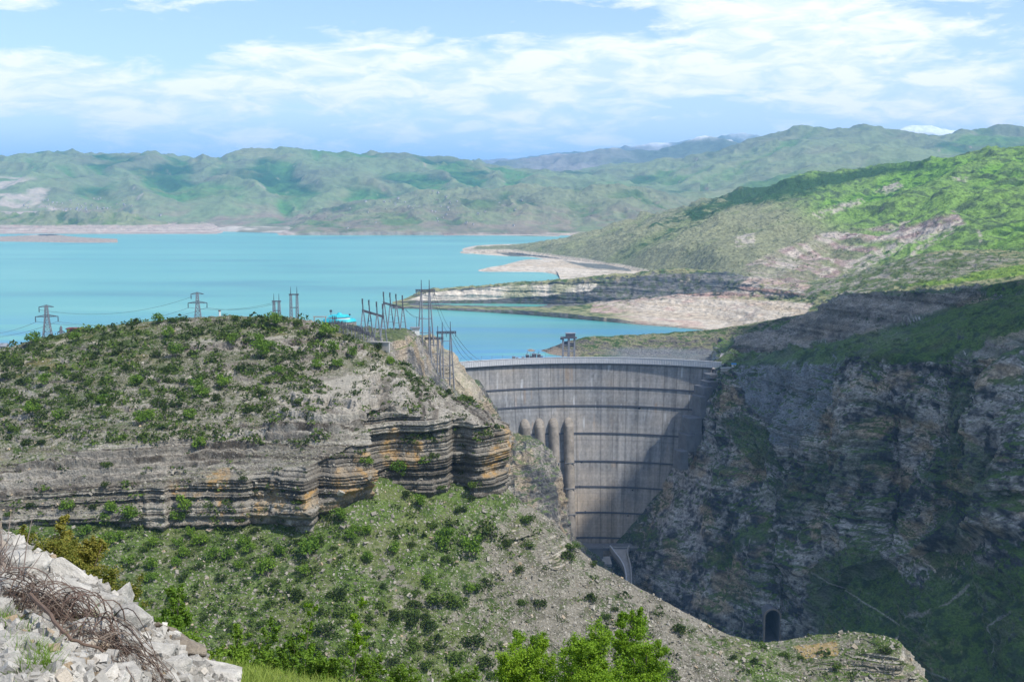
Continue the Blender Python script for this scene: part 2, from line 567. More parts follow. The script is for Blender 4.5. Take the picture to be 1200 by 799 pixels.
hill('hills', hz_rows(x, ([262] * 14, 9000),
     ([262, 252, 244, 236, 231, 228, 224, 226, 225, 220, 222, 232, 242, 250], 7600),
     ([265, 258, 251, 246, 244, 240, 240, 240, 244, 240, 242, 246, 252, 258], 6900),
     ([268, 265, 263, 262, 262, 262, 262, 262, 263, 262, 262, 265, 268, 268], 6350),
     ([270.5, 271, 271.5, 272, 272.5, 273, 273, 274, 275, 275, 275, 275, 275, 275], 6000)), 700, [16, 70, 60, 14],
     [(700, 70, True), (200, 26, True), (60, 8, False)], np.array([.10, .155, .055]), np.array([.04, .08, .03]), seed=11, rock_amt=0.14, shore=12, sc=.5, taper=(.15, 0), gully=(240, 34, .2), brown=.6)
# big ridge on the right
x = [520, 620, 700, 760, 820, 870, 905, 940, 985, 1030, 1080, 1140, 1200, 1300, 1400]
hill('hills', hz_rows(x, ([220] * 15, 14000),
     ([226, 214, 207, 196, 187, 174, 166, 159, 154, 153, 160, 157, 154, 150, 148], 11500),
     ([232, 224, 220, 214, 208, 198, 190, 184, 178, 178, 182, 180, 178, 174, 172], 10200),
     ([246, 240, 240, 236, 232, 226, 220, 214, 208, 208, 210, 208, 208, 206, 204], 8500),
     ([262] * 15, 7000), ([278] * 15, 5900)), 800, [20, 50, 80, 60, 20],
     [(1300, 110, True), (380, 45, True), (100, 10, False)], np.array([.10, .18, .045]), np.array([.035, .085, .028]), seed=8, wood=0.4, sc=1.0, gully=(520, 60, -.5))


# low headlands on the left
def head_cols(P, n, bright, dark, sc=1, seed=1, top=26, **k):
    c = far_cols(P, n, bright, dark, sc=.25, seed=seed, shore=top, rock_amt=0.05, g=k.get('g'))
    return c


x = [-60, 0, 30, 60, 90, 120, 150, 170, 186, 200, 215, 240, 262, 280]
hill('shore', hz_rows(x, ([262] * 14, 7200), ([254, 251, 252, 249, 250, 251, 252, 255, 259, 263, 262, 264, 269, 271], 6750),
     ([265, 264, 265, 262, 264, 264, 264, 265, 267, 268, 269, 269, 270, 271], 6480), ([273.8] * 14, 6190)), 420, [16, 50, 16],
     [(160, 26, True), (60, 8, False)], np.array([.12, .17, .05]), np.array([.05, .09, .03]), seed=21, cols=head_cols, top=38, gully=(90, 24, 0), smooth=2)
x = [225, 262, 300, 360, 420, 470, 520, 580, 640, 700]
hill('shore', hz_rows(x, ([266] * 10, 7100), ([265.5, 264.5, 266, 267, 266.5, 268, 268, 269, 270, 272], 6600), ([270, 271, 272, 273.5, 274, 274.5, 275, 275.5, 276.5, 277], [6700, 6550, 6400, 6200, 6150, 6080, 6020, 5960, 5850, 5800])),
     260, [16, 24], [(120, 14, False)], BUFF, BUFF, seed=23, cols=lambda P, n, b1, d1, **k: mixc(PALE * .8, np.array([.2, .19, .13]), sstep(-.0, .3, fbm(P, 160, 4, 3, ani=(1, 1, 3)))), smooth=1)


# ------------------------------------------------------------------ right hand green ridge with tilted strata
def ridge_cols(P, n, bright, dark, sc=1, seed=1, **k):
    px, py = proj(P)
    w = fbm(P, 160, 5, 31)
    w2 = fbm(P, 45, 4, 32)
    qx, qy = px + 16 * w + 5 * w2, py + 7 * w + 3 * w2
    gn = mixc(np.array([.13, .26, .035]), np.array([.03, .085, .018]), sstep(-.1, .28, w2 + .35 * fbm(P, 22, 3, 33)))
    ol = mixc(np.array([.15, .18, .08]), np.array([.07, .10, .045]), sstep(-.1, .35, w2))
    # the left two thirds of the slope are olive grassland, the right is bright scrub
    t = sstep(-40, 60, (qx - 960) + (265 - qy) * 1.6)
    c = mixc(ol, gn, t)
    g_ = k.get('g')
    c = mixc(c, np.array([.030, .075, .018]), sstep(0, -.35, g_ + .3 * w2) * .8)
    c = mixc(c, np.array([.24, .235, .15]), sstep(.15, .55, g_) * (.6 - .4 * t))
    wood = blur2(inside(qx, qy, [(640, 320), (700, 290), (850, 225), (905, 212), (1080, 190), (1085, 198), (960, 222), (930, 232), (860, 243), (800, 262), (790, 280)]), 2)
    c = mixc(c, DGRN * 1.1, wood * sstep(-.35, .1, w2 + (qx - 820) / 200))
    s = P[..., 2] - P[..., 0] * 0.30 + 10 * w
    red = mixc(np.array([.24, .17, .155]), np.array([.42, .37, .32]), beds(s, 6, 4))
    strat = blur2(inside(qx, qy, [(870, 315), (900, 297), (960, 275), (1060, 262), (1120, 248), (1130, 262), (1060, 285), (1010, 305), (975, 325), (900, 335)]), 3)
    gul = sstep(-.1, .25, fbm(np.stack([P[..., 0] + .8 * P[..., 1], P[..., 2] * .3, P[..., 1] * 0], -1), 55, 3, 40))
    c = mixc(c, red, strat * (1 - .85 * gul))
    for poly in ([(985, 320), (1000, 305), (1040, 288), (1110, 262), (1118, 268), (1060, 290), (1010, 318)],
                 [(1022, 225), (1050, 212), (1060, 218), (1040, 228)], [(1115, 208), (1135, 208), (1132, 213), (1118, 212)],
                 [(950, 250), (1010, 232), (1014, 237), (960, 256)], [(860, 278), (885, 272), (884, 288), (862, 290)],
                 [(1145, 270), (1149, 270), (1152, 284), (1148, 284)], [(1060, 305), (1072, 290), (1120, 268), (1118, 273), (1075, 296), (1066, 308)]):
        m = blur2(inside(px + 3 * w2, py + 2 * w2, poly), 1)
        c = mixc(c, np.array([.38, .34, .29]), m * .9 * sstep(-.25, .15, fbm(P, 18, 4, 47)))
    sl = sstep(.42, .62, 1 - n[..., 2] + .2 * w2)
    c = mixc(c, np.array([.30, .28, .23]), sl * .7)
    bank = 1 - sstep(10, 16, P[..., 2] + 4 * w)
    return mixc(c, mixc(BUFF * .85, PALE, beds(P[..., 2] + w, 1.6, 5)), bank)


x = [520, 590, 650, 700, 750, 804, 846, 908, 950, 1000, 1075, 1117, 1160, 1200, 1280, 1380]
rows = hz_rows(x, ([300, 296, 288, 282, 265, 254, 246, 232, 226, 218, 210, 205, 200, 196, 190, 185], 5200),
    ([294, 289, 284, 278, 261, 249, 236, 220, 209, 201, 194, 186, 181, 178, 172, 166], [4350, 4350, 4250, 4250, 4200, 4200, 4200, 4200, 4200, 4200, 4100, 4000, 3950, 3900, 3800, 3700]),
    ([294.5, 289.5, 288, 284, 275, 264, 254, 243, 236, 230, 222, 216, 212, 208, 204, 200], [4300, 4300, 4050, 3950, 3800, 3700, 3600, 3600, 3600, 3600, 3550, 3500, 3450, 3400, 3300, 3200]),
    ([295, 290, 292, 290, 285, 279, 274, 268, 263, 260, 250, 246, 242, 240, 235, 230], [4250, 4280, 4000, 3800, 3550, 3350, 3250, 3200, 3150, 3100, 3050, 3000, 2950, 2900, 2800, 2700]),
    ([295.5, 291, 296, 299, 298, 296, 294, 295, 297, 295, 283, 278, 275, 272, 268, 265], [4230, 4250, 3950, 3650, 3350, 3080, 2900, 2850, 2800, 2750, 2700, 2650, 2600, 2550, 2450, 2400]),
    ([296, 292, 299, 307, 316, 322, 318, 325, 330, 332, 318, 310, 305, 300, 296, 292], [4220, 4230, 3900, 3550, 3180, 2900, 2700, 2550, 2450, 2350, 2300, 2250, 2200, 2150, 2100, 2050]),
    ([298, 295, 303, 311, 321, 335, 345, 350, 350, 350, 345, 340, 335, 330, 325, 320], [4180, 4180, 3850, 3500, 3120, 2750, 2450, 2350, 2250, 2150, 2100, 2050, 2000, 1950, 1900, 1900]))
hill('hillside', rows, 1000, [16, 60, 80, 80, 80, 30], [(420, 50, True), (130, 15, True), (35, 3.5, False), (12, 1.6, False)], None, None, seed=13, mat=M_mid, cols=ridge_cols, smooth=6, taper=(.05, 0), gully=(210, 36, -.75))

# bare drawdown spits below it
def spit(name, x, r0, r1, r2, seed, dark=None, amp=5):
    def cc(P, n, b1, d1, **k):
        px, py = proj(P)
        w = fbm(P, 70, 4, seed)
        c = mixc(PALE, BUFF * .9, beds(P[..., 2] + 1.5 * w, 1.3, seed))
        c = mixc(c, np.array([.30, .27, .23]), sstep(.12, .3, fbm(P, 40, 4, seed + 3)) * .6)
        if dark is not None:
            for poly, col in dark:
                m = blur2(inside(px + 6 * w, py + 2.5 * w, poly), 2)
                c = mixc(c, col * (0.75 + 0.5 * beds(P[..., 2] + w, 2.5, seed + 1))[..., None], m)
        return c
    hill(name, hz_rows(x, r0, r1, r2), 500, [14, 60], [(120, amp, False), (30, amp * .3, True)], None, None, seed=seed, mat=M_midrock, cols=cc, smooth=1)


def flat_spit(xu, yu, xl, yl, h, seed, dark=None):
    """bare tongue of drawdown shore between two waterlines read off the photograph"""
    n_ = len(xu)
    def wl(px, py):
        Y = EYE * F_PX / (py - HORIZON)
        return np.array(world(px, py, Y))
    rows = []
    for f, k in ((-.02, -.4), (.0, 0), (.25, .9), (.5, 1.0), (.75, .7), (.93, .3), (1.0, 0), (1.03, -.5)):
        r = []
        for i in range(n_):
            p = wl(xu[i], yu[i]) * (1 - f) + wl(xl[i], yl[i]) * f
            e = min(1, i / 2.0)
            r.append((p[0], p[1], h * k * (e if k > 0 else 1) - .2, 'w'))
        rows.append(r)
    kn = np.concatenate([[0], np.cumsum(np.abs(np.diff(xl)) + 4)])
    P = loft(rows, 420, [4, 14, 14, 14, 12, 8, 4], 2, knots=kn)
    w = fbm(P, 70, 4, seed); w2 = fbm(P, 22, 4, seed + 1)
    P[..., 2] += (1.6 * w + .8 * w2) * np.clip(P[..., 2] / 3, 0, 1)
    P = skirt(P)
    px, py = proj(P); w = fbm(P, 70, 4, seed)
    c = mixc(PALE, BUFF * .85, beds(P[..., 2] + .8 * w, .8, seed))
    c = mixc(c, np.array([.26, .24, .19]), sstep(.05, .3, fbm(P, 50, 4, seed + 3, ani=(.5, 1.5, 1))) * .6)
    for poly, col in (dark or []):
        c = mixc(c, col, blur2(inside(px + 5 * w, py + 1.5 * w, poly), 2))
    grid_obj('shore', P, M_midrock, c)


BROWN = np.array([.30, .25, .20])
flat_spit([-90, 0, 30, 50, 62, 74, 95, 115, 137], [277, 276.5, 277, 275.5, 275, 277, 279.5, 281, 282.8], [-90, 0, 30, 50, 62, 74, 95, 115, 138], [282, 282.6, 283, 283.3, 283.6, 283.8, 284, 284, 283.6], 14, 22,
          dark=[([(44, 270), (70, 270), (72, 279), (44, 279)], np.array([.07, .07, .07])), ([(-90, 276), (140, 276), (140, 286), (-90, 286)], BROWN)])
flat_spit([541, 548, 560, 590, 620, 650, 690, 740], [291, 289, 287, 285.5, 285.5, 288, 292, 300],
          [542, 546, 556, 590, 625, 650, 690, 740], [293, 294.5, 297, 299.5, 301, 306, 312, 322], 7, 41,
          dark=[([(580, 296), (650, 290), (680, 296), (640, 300), (600, 301)], np.array([.11, .115, .10]))])
flat_spit([560, 568, 582, 600, 620, 650, 690, 750], [315.5, 314, 312, 307, 303, 303, 304, 312],
          [560, 572, 600, 640, 662, 657, 690, 760], [317.5, 318, 318, 319, 325, 329.5, 330, 330], 8, 42,
          dark=[([(660, 306), (735, 312), (740, 318), (690, 314)], np.array([.12, .13, .12]))])


# ------------------------------------------------------------------ the dark-cliffed spur above the near water
def spur_cols(P, n, b1, d1, **k):
    px, py = proj(P)
    w = fbm(P, 60, 5, 51); w2 = fbm(P, 16, 4, 52)
    s = P[..., 2] + 0.02 * P[..., 0] + 3 * w
    top = mixc(np.array([.22, .22, .12]), np.array([.06, .10, .035]), sstep(-.1, .25, w2 + .4 * w))
    cl = mixc(np.array([.045, .06, .075]), np.array([.20, .195, .185]), np.clip(beds(s, 4, 8) * .7 + .6 * w2 + .1, 0, 1))
    cl = mixc(cl, np.array([.06, .09, .035]), sstep(0, .2, fbm(P, 12, 4, 61)) * .6)
    cl = mixc(cl, np.array([.34, .29, .23]), sstep(.3, .5, fbm(P, 26, 3, 62, ani=(1, 1, .1))) * .8)
    red = mixc(REDR, PALE * .8, beds(s, 3, 9))
    c = mixc(top, cl, sstep(.25, .45, 1 - n[..., 2] + .15 * w2))
    m = blur2(inside(px + 8 * w, py + 3 * w, [(480, 354), (560, 351), (640, 344), (700, 334), (740, 324), (850, 318), (895, 326), (885, 343), (740, 353), (640, 360), (480, 358)]), 2)
    c = mixc(c, cl * .9, m)  # dark bluish strata band, with a cloud's shadow painted into its tone
    m = blur2(inside(px + 8 * w, py + 3 * w, [(880, 322), (1000, 306), (1010, 325), (960, 345), (880, 348), (780, 356), (760, 366), (690, 366), (700, 354), (860, 340)]), 2)
    c = mixc(c, red, m * sstep(-.3, .1, w2))
    m = blur2(inside(px + 6 * w, py + 2 * w, [(478, 352), (500, 343), (600, 335), (700, 332), (690, 342), (600, 350), (500, 352)]), 2)
    c = mixc(c, mixc(PALE, np.array([.3, .3, .2]), sstep(0, .3, w)), m)
    m = blur2(inside(px + 6 * w, py + 2 * w, [(1040, 335), (1200, 310), (1300, 305), (1300, 330), (1200, 322), (1090, 335)]), 2)
    c = mixc(c, np.array([.14, .22, .04]), m)
    gr = blur2(inside(px + 10 * w, py + 4 * w, [(960, 318), (1060, 300), (1130, 296), (1200, 303), (1120, 325), (1000, 345), (940, 350)]), 2)
    c = mixc(c, mixc(np.array([.23, .215, .18]), np.array([.09, .12, .045]), sstep(-.25, .15, w2 + .5 * w)), gr)
    bush = sstep(.18, .3, fbm(P, 9, 3, 60)) * sstep(900, 960, px)
    c = mixc(c, DGRN * 1.4, bush * .8)
    bank = 1 - sstep(9, 13, P[..., 2] + 2.5 * w)
    bank = bank * sstep(700, 760, px + 30 * w)
    bc = mixc(PALE * .85, BUFF * .75, beds(P[..., 2] + .8 * w, 1.6, 6))
    bc = mixc(bc, REDR * 1.3, sstep(0, .3, w) * .5)
    m = blur2(inside(px + 8 * w, py + 2 * w, [(745, 353), (800, 349), (870, 350), (955, 356), (940, 372), (860, 381), (760, 374)]), 2)
    return mixc(c, bc, np.maximum(bank, m))


x = [460, 482, 500, 560, 620, 680, 740, 800, 850, 900, 950, 1000, 1050, 1100, 1150, 1200, 1290, 1380]
rows = hz_rows(x, ([354, 352, 346, 342, 338, 334, 330, 326, 328, 335, 340, 328, 318, 308, 306, 306, 300, 295], 2900),
    ([354, 350, 343.5, 338, 333.5, 329, 323, 318, 322, 331, 338, 324, 310, 299, 297, 300, 296, 290], [2325, 2330, 2335, 2335, 2325, 2300, 2280, 2265, 2215, 2160, 2060, 2100, 2080, 2050, 2000, 1950, 1900, 1850]),
    ([355, 353, 352, 351, 348, 343, 336, 330, 332, 338, 345, 338, 328, 318, 315, 314, 312, 308], [2314, 2317, 2320, 2320, 2311, 2282, 2258, 2232, 2180, 2110, 2000, 1960, 1920, 1900, 1860, 1820, 1780, 1750]),
    ([356, 356, 356.5, 357.5, 358, 356, 354, 350, 350, 352, 354, 350, 340, 332, 328, 324, 322, 320], [2312, 2312, 2310, 2308, 2300, 2264, 2225, 2185, 2150, 2085, 1965, 1820, 1760, 1720, 1690, 1660, 1640, 1600]),
    ([357, 357, 358, 359.5, 361, 366, 371, 375, 379, 378, 376, 372, 365, 358, 352, 348, 344, 342], [2270, 2270, 2260, 2235, 2210, 2130, 2055, 2000, 1950, 1850, 1800, 1720, 1660, 1620, 1590, 1560, 1540, 1520]),
    ([360, 360, 361, 363, 366, 371, 377, 383, 388, 390, 392, 392, 388, 380, 372, 366, 362, 360], [2210, 2210, 2200, 2150, 2090, 2020, 1950, 1890, 1830, 1780, 1700, 1640, 1600, 1560, 1530, 1500, 1480, 1460]))
P = loft(rows, 1100, [14, 40, 70, 60, 20], 2)
n = face_camera(P, grid_normals(P))
sl = sstep(0.1, .4, 1 - n[..., 2])
d = 9 * fbm(P, 70, 5, 55, ridged=True, ani=(1, .6, .25)) + 5 * fbm(P, 22, 4, 56, ridged=True, ani=(1, 1, .3))
d = d * np.clip(P[..., 2] / 12, 0.1, 1)
d = d + (beds(P[..., 2] + 3 * fbm(P, 60, 3, 51), 4, 8) - .5) * 4 * sl
P = skirt(P + n * d[..., None] * np.array([.8, .8, .8]))
spur = grid_obj('cliff', P, M_midrock, spur_cols(P, face_camera(P, grid_normals(P)), None, None))

# ------------------------------------------------------------------ shore hill right behind the dam
M_cliff = terrain_mat('canyon_limestone', 2.2, bump=1.0, bump_scale=2.8, contrast=(0.5, 1.45), aniso=(1, 1, 1.6))
M_hill = terrain_mat('stony_hill_ground', 0.9, bump=1.0, bump_scale=0.9, contrast=(0.6, 1.3), speck=(0.62, 'stones', (.35, .33, .285)))
GREY = np.array([.30, .30, .30]); BLUEG = np.array([.19, .205, .235]); TAN = np.array([.42, .33, .22]); OCHRE = np.array([.50, .30, .10])
BRUSH = np.array([.035, .070, .018])


def behind_cols(P, n):
    px, py = proj(P)
    w = fbm(P, 40, 5, 71); w2 = fbm(P, 10, 4, 72)
    s = P[..., 2] + .01 * P[..., 0] + 1.2 * w
    c = mixc(np.array([.06, .06, .06]), np.array([.25, .215, .175]), np.clip(beds(s, 2.1, 12) * .8 + .7 * w2 + .3 * w, 0, 1))
    top = mixc(np.array([.20, .20, .11]), BRUSH * 1.2, sstep(-.15, .3, w2 + .5 * w + .4 * fbm(P, 3.5, 3, 73)))
    c = mixc(c, top, sstep(.80, .93, n[..., 2] + .12 * w2 + .1 * w) * sstep(640, 690, px))
    c = mixc(c, BLUEG * .8, (1 - sstep(8, 13, P[..., 2] + 3 * w)) * sstep(690, 740, px) * .8)
    c = mixc(c, np.array([.27, .22, .17]), (1 - sstep(5, 9, P[..., 2] + 2 * w)) * (1 - sstep(640, 700, px)))
    return c


x = [600, 612, 622, 632, 645, 665, 690, 720, 740, 770, 800, 830, 850, 880, 920, 980, 1040]
rows = hz_rows(x, ([413, 412.5, 412, 412, 411, 407, 402, 400, 398, 397, 395, 392, 389, 380, 375, 366, 356], 1900),
    ([413.5, 411.8, 410.6, 410.5, 407, 400, 395, 394, 392, 391, 389, 387, 384, 380, 372, 362, 352], [1640, 1640, 1642, 1625, 1605, 1600, 1600, 1600, 1600, 1600, 1600, 1595, 1590, 1585, 1580, 1570, 1560]),
    ([413, 412, 409, 412, 412, 408, 401, 399, 397, 396, 394, 393, 391, 388, 384, 378, 368], [1622, 1622, 1625, 1615, 1596, 1588, 1586, 1586, 1586, 1586, 1584, 1578, 1572, 1566, 1560, 1550, 1530]),
    ([414, 413.5, 413.5, 416, 418, 418, 417, 416, 416, 416, 415, 414, 413, 410, 406, 400, 392], [1605, 1605, 1600, 1585, 1568, 1558, 1553, 1550, 1550, 1550, 1548, 1540, 1530, 1520, 1510, 1495, 1480]),
    ([417, 417, 418, 422, 426, 426, 425, 425, 425, 426, 427, 428, 430, 432, 430, 425, 418], [1570, 1570, 1560, 1540, 1515, 1505, 1500, 1500, 1500, 1500, 1490, 1480, 1470, 1460, 1450, 1440, 1430]))
P = loft(rows, 800, [10, 40, 60, 20], 2)
n = face_camera(P, grid_normals(P))
sl = sstep(0.1, .4, 1 - n[..., 2])
d = (2.5 * (fbm(P, 40, 5, 75, ridged=True) - .4) + 1.2 * fbm(P, 10, 4, 76)) * np.clip(P[..., 2] / 6, 0.1, 1)
d = d + (beds(P[..., 2] + 1.2 * fbm(P, 40, 5, 71), 2.2, 12) - .5) * 2.5 * sl
P = skirt(P + n * d[..., None])
grid_obj('cliff', P, M_cliff, behind_cols(P, face_camera(P, grid_normals(P))))

# ------------------------------------------------------------------ right wall of the canyon
XC = [640, 735, 765, 815, 870, 905, 930, 965, 1000, 1030, 1065, 1100, 1150, 1200, 1300, 1400]
row = lambda xs, ys, Ys: [(a, b_, c_) for a, b_, c_ in zip(xs, ys, Ys)]
canyon = [
    row([860, 860, 862, 866, 880, 905, 935, 968, 990, 1030, 1065, 1100, 1150, 1200, 1300, 1400], [396, 396, 395, 392, 390, 385, 377, 366, 352, 350, 349, 346, 341, 336, 326, 318], [1640, 1640, 1640, 1640, 1640, 1640, 1640, 1630, 1620, 1600, 1570, 1540, 1500, 1460, 1400, 1350]),
    row([850, 850, 855, 862, 880, 905, 935, 968, 990, 1030, 1065, 1100, 1150, 1200, 1300, 1400], [402, 401, 399, 395, 391, 386, 376, 364, 349, 348, 345, 342, 337, 331, 322, 314], [1530, 1530, 1530, 1520, 1500, 1490, 1470, 1440, 1420, 1400, 1360, 1320, 1270, 1230, 1180, 1140]),
    row([845, 845, 850, 857, 880, 908, 935, 968, 992, 1030, 1065, 1100, 1150, 1200, 1300, 1400], [412, 412, 412, 410, 408, 406, 402, 396, 392, 384, 372, 360, 354, 349, 341, 335], [1500, 1500, 1490, 1480, 1470, 1450, 1430, 1405, 1385, 1360, 1335, 1300, 1250, 1205, 1150, 1110]),
    row([850, 851, 855, 863, 880, 908, 935, 968, 995, 1030, 1065, 1100, 1150, 1200, 1300, 1400], [424, 424, 425, 427, 430, 428, 424, 416, 408, 400, 392, 388, 384, 380, 374, 370], [1480, 1475, 1460, 1440, 1400, 1380, 1355, 1320, 1290, 1260, 1230, 1200, 1150, 1110, 1060, 1020]),
    row([846, 850, 856, 866, 880, 905, 935, 968, 1000, 1030, 1065, 1100, 1150, 1200, 1300, 1400], [434, 434, 434, 435, 437, 438, 437, 434, 430, 428, 426, 425, 424, 424, 424, 426], [1450, 1440, 1420, 1395, 1360, 1330, 1300, 1260, 1225, 1200, 1170, 1140, 1090, 1050, 1000, 960]),
    row([806, 818, 836, 854, 876, 905, 935, 968, 1000, 1030, 1065, 1100, 1150, 1200, 1300, 1400], [480, 480, 476, 474, 474, 474, 474, 472, 470, 468, 466, 464, 462, 462, 464, 468], [1460, 1430, 1395, 1370, 1340, 1312, 1285, 1240, 1212, 1180, 1160, 1118, 1078, 1020, 985, 945]),
    row([744, 780, 800, 826, 869, 905, 935, 968, 1000, 1030, 1065, 1100, 1150, 1200, 1300, 1400], [570, 572, 572, 560, 560, 555, 550, 545, 545, 545, 545, 540, 540, 535, 535, 540], [1450, 1410, 1372, 1340, 1300, 1285, 1262, 1215, 1190, 1150, 1140, 1085, 1060, 985, 945, 905]),
    row([690, 742, 762, 810, 866, 905, 935, 968, 1000, 1030, 1065, 1100, 1150, 1200, 1300, 1400], [640, 645, 648, 640, 650, 640, 635, 630, 620, 610, 605, 600, 595, 590, 590, 600], [1430, 1380, 1345, 1300, 1262, 1230, 1220, 1180, 1165, 1125, 1115, 1065, 1040, 965, 925, 885]),
    row([680, 728, 752, 805, 864, 906, 932, 962, 990, 1020, 1060, 1100, 1150, 1200, 1300, 1400], [690, 695, 700, 705, 730, 742, 738, 730, 700, 680, 665, 650, 640, 635, 640, 650], [1400, 1350, 1325, 1270, 1215, 1185, 1175, 1160, 1135, 1100, 1080, 1035, 1000, 930, 890, 850]),
    row([670, 720, 750, 810, 864, 906, 932, 962, 990, 1025, 1070, 1120, 1170, 1220, 1320, 1420], [760, 765, 775, 790, 805, 812, 806, 800, 795, 800, 815, 840, 860, 870, 890, 900], [1375, 1325, 1300, 1243, 1188, 1158, 1145, 1110, 1040, 1000, 950, 870, 830, 790, 740, 700]),
    row([640, 690, 720, 780, 840, 880, 910, 940, 960, 990, 1030, 1080, 1130, 1190, 1320, 1420], [800, 805, 815, 830, 840, 850, 850, 850, 850, 860, 880, 930, 960, 980, 1000, 1020], [1350, 1300, 1270, 1210, 1150, 1120, 1100, 1050, 990, 930, 880, 790, 740, 700, 640, 600])]
P = loft(canyon, 1150, [14, 50, 40, 50, 60, 110, 110, 110, 110, 40], 3)
P0 = P.copy()
px, py = proj(P)
n = face_camera(P, grid_normals(P))
sl = sstep(0.28, .6, 1 - n[..., 2])
wall = blur2(inside(px, py, [(700, 434), (850, 430), (1000, 424), (1500, 420), (1500, 635), (1200, 632), (1100, 648), (1000, 690), (965, 740), (906, 765), (700, 780)]), 6)
w2 = fbm(P, 14, 4, 86)
rocky = blur2(inside(px + 8 * w2, py + 4 * w2, [(930, 378), (990, 350), (1110, 344), (1150, 338), (1150, 348), (1110, 358), (1060, 378), (1030, 392), (995, 400), (965, 402), (930, 400)]), 2)
rocky = np.maximum(rocky, blur2(inside(px + 8 * w2, py + 4 * w2, [(862, 396), (930, 385), (960, 400), (930, 425), (880, 432), (860, 428)]), 2))
rocky = np.maximum(rocky, blur2(inside(px + 8 * w2, py + 6 * w2, [(1120, 422), (1200, 388), (1300, 370), (1300, 430), (1200, 428)]), 2) * .7)
sl = np.maximum(sl, rocky * .9)
S1 = P[..., 2] + .03 * P[..., 0] + 9 * fbm(P, 90, 4, 81) + 3 * fbm(P, 14, 3, 94)
d = 34 * fbm(P, 130, 4, 82, ani=(1, 1, .22), ridged=True) * (.25 + .75 * wall) - 5
d = d + 18 * fbm(P, 45, 5, 83, ani=(1, 1, .4), ridged=True) * (.2 + .8 * sl)
d = d + 6 * (beds(P[..., 1] * .7 - P[..., 0] * .3 + 14 * fbm(P, 70, 3, 95) + 1000, 19, 96, 5) - .5) * sl * sstep(-.2, .2, fbm(P, 90, 3, 97))
d = d + 4.5 * fbm(P, 12, 4, 84, ridged=True) * (.35 + .65 * sl)
d = d + ((beds(S1, 17, 14, 7) - .5) * 8 + (beds(S1, 5.2, 15, 6) - .5) * 3.4) * sl * sstep(-.45, .25, fbm(P, 70, 3, 98))
damp = sstep(810, 865, px) * .75 + .25                 # keep the abutment next to the dam where it is
damp = damp * (1 - .62 * rocky)
P = P + n * (d * damp)[..., None]
P = P + n * (((beds(P[..., 2] + 3 * fbm(P, 60, 3, 190), 6.5, 191, 8) - .5) * 5.0) * rocky)[..., None]
n2 = face_camera(P, grid_normals(P))
w = fbm(P, 60, 5, 85); w2 = fbm(P, 14, 4, 86); w3 = fbm(P, 5, 3, 87)
c = mixc(BLUEG * .30, GREY * 1.35 * np.array([1.04, 1, .95]), sstep(-.28, .30, .7 * w + .8 * w2 + .5 * w3 + .25 * (beds(S1, 6, 16) - .5)))  # light and dark mottling paints in facets and crevices of the shaded wall
c = mixc(c, TAN * 1.0, sstep(.05, .36, fbm(P, 55, 5, 88, ani=(1, 1, 1.8)) + .25 * w2) * .8)
c = np.clip(c * (0.72 + 0.58 * beds(S1, 2.6, 17) + .65 * fbm(P, 3.6, 4, 99, ani=(1, 1, 1.6)) + .3 * (beds(S1, 9, 118, 5) - .5))[..., None], .012, .8)
stk = blur2(inside(px + 6 * w2, py + 5 * w2, [(880, 440), (1000, 425), (1000, 470), (960, 530), (940, 525), (900, 480)]), 4)
c = mixc(c, np.array([.25, .28, .32]) * (1 + .5 * fbm(P, 5, 4, 93, ani=(1, 1, .15)))[..., None], stk * .8)
# vegetation keeps to ledges and to the gullies and benches seen in the cliff
fl = n2[..., 2] + .22 * w2 + .08 * w3
veg = sstep(.50, .66, fl)
veg = veg * (1 - .9 * rocky)
qx, qy = px + 26 * w + 12 * w2 + 5 * w3, py + 18 * w + 9 * w2 + 4 * w3
vp = np.zeros(px.shape)
for poly, a in (([(905, 440), (985, 392), (1035, 396), (1010, 420), (960, 438)], .9),
             ([(1020, 428), (1070, 395), (1110, 358), (1300, 345), (1300, 390), (1200, 388), (1120, 420)], .95),
             ([(990, 350), (1300, 318), (1300, 345), (1100, 345), (1060, 352)], .95),
             ([(868, 500), (900, 495), (945, 520), (940, 560), (900, 560), (880, 530)], .9),
             ([(900, 590), (1000, 530), (1040, 520), (1040, 560), (980, 600), (930, 620)], .6),
             ([(1120, 440), (1145, 440), (1165, 500), (1200, 560), (1200, 600), (1130, 600), (1090, 560), (1110, 500)], .75),
             ([(1030, 480), (1080, 470), (1090, 500), (1040, 505)], .6),
             ([(830, 668), (880, 630), (912, 618), (905, 640), (870, 668), (840, 676)], .9),
             ([(985, 670), (1040, 650), (1080, 690), (1200, 660), (1300, 650), (1500, 820), (1050, 830), (975, 760)], .95),
             ([(830, 690), (900, 680), (960, 690), (950, 710), (880, 715)], .5),
             ([(1100, 600), (1190, 560), (1200, 620), (1110, 660)], .6),
             ([(860, 395), (960, 375), (980, 385), (900, 400)], .5),
             ([(850, 432), (900, 425), (935, 432), (900, 442)], .6)):
    vp = np.maximum(vp, blur2(inside(qx, qy, poly), 3) * a)
steepm = sstep(.35, .75, fl + .25)
veg = np.maximum(veg * .85, vp * (1 - .85 * rocky) * sstep(-.35, .1, w2 + w3 * .9 + (vp - .7) * 1.2) * (.75 + .25 * steepm))
c = mixc(c, np.array([.27, .235, .19]) * (.55 + .75 * beds(P[..., 2] + 3 * fbm(P, 60, 3, 190), 3.2, 192, 6) + .6 * w2)[..., None], rocky * .75)
gcol = mixc(np.array([.085, .155, .024]), np.array([.024, .058, .013]), sstep(-.1, .3, w2 + .5 * w3))
gcol = mixc(gcol, np.array([.09, .115, .04]), sstep(.1, .4, fbm(P, 30, 4, 89)) * .6)
c = mixc(c, gcol, veg)
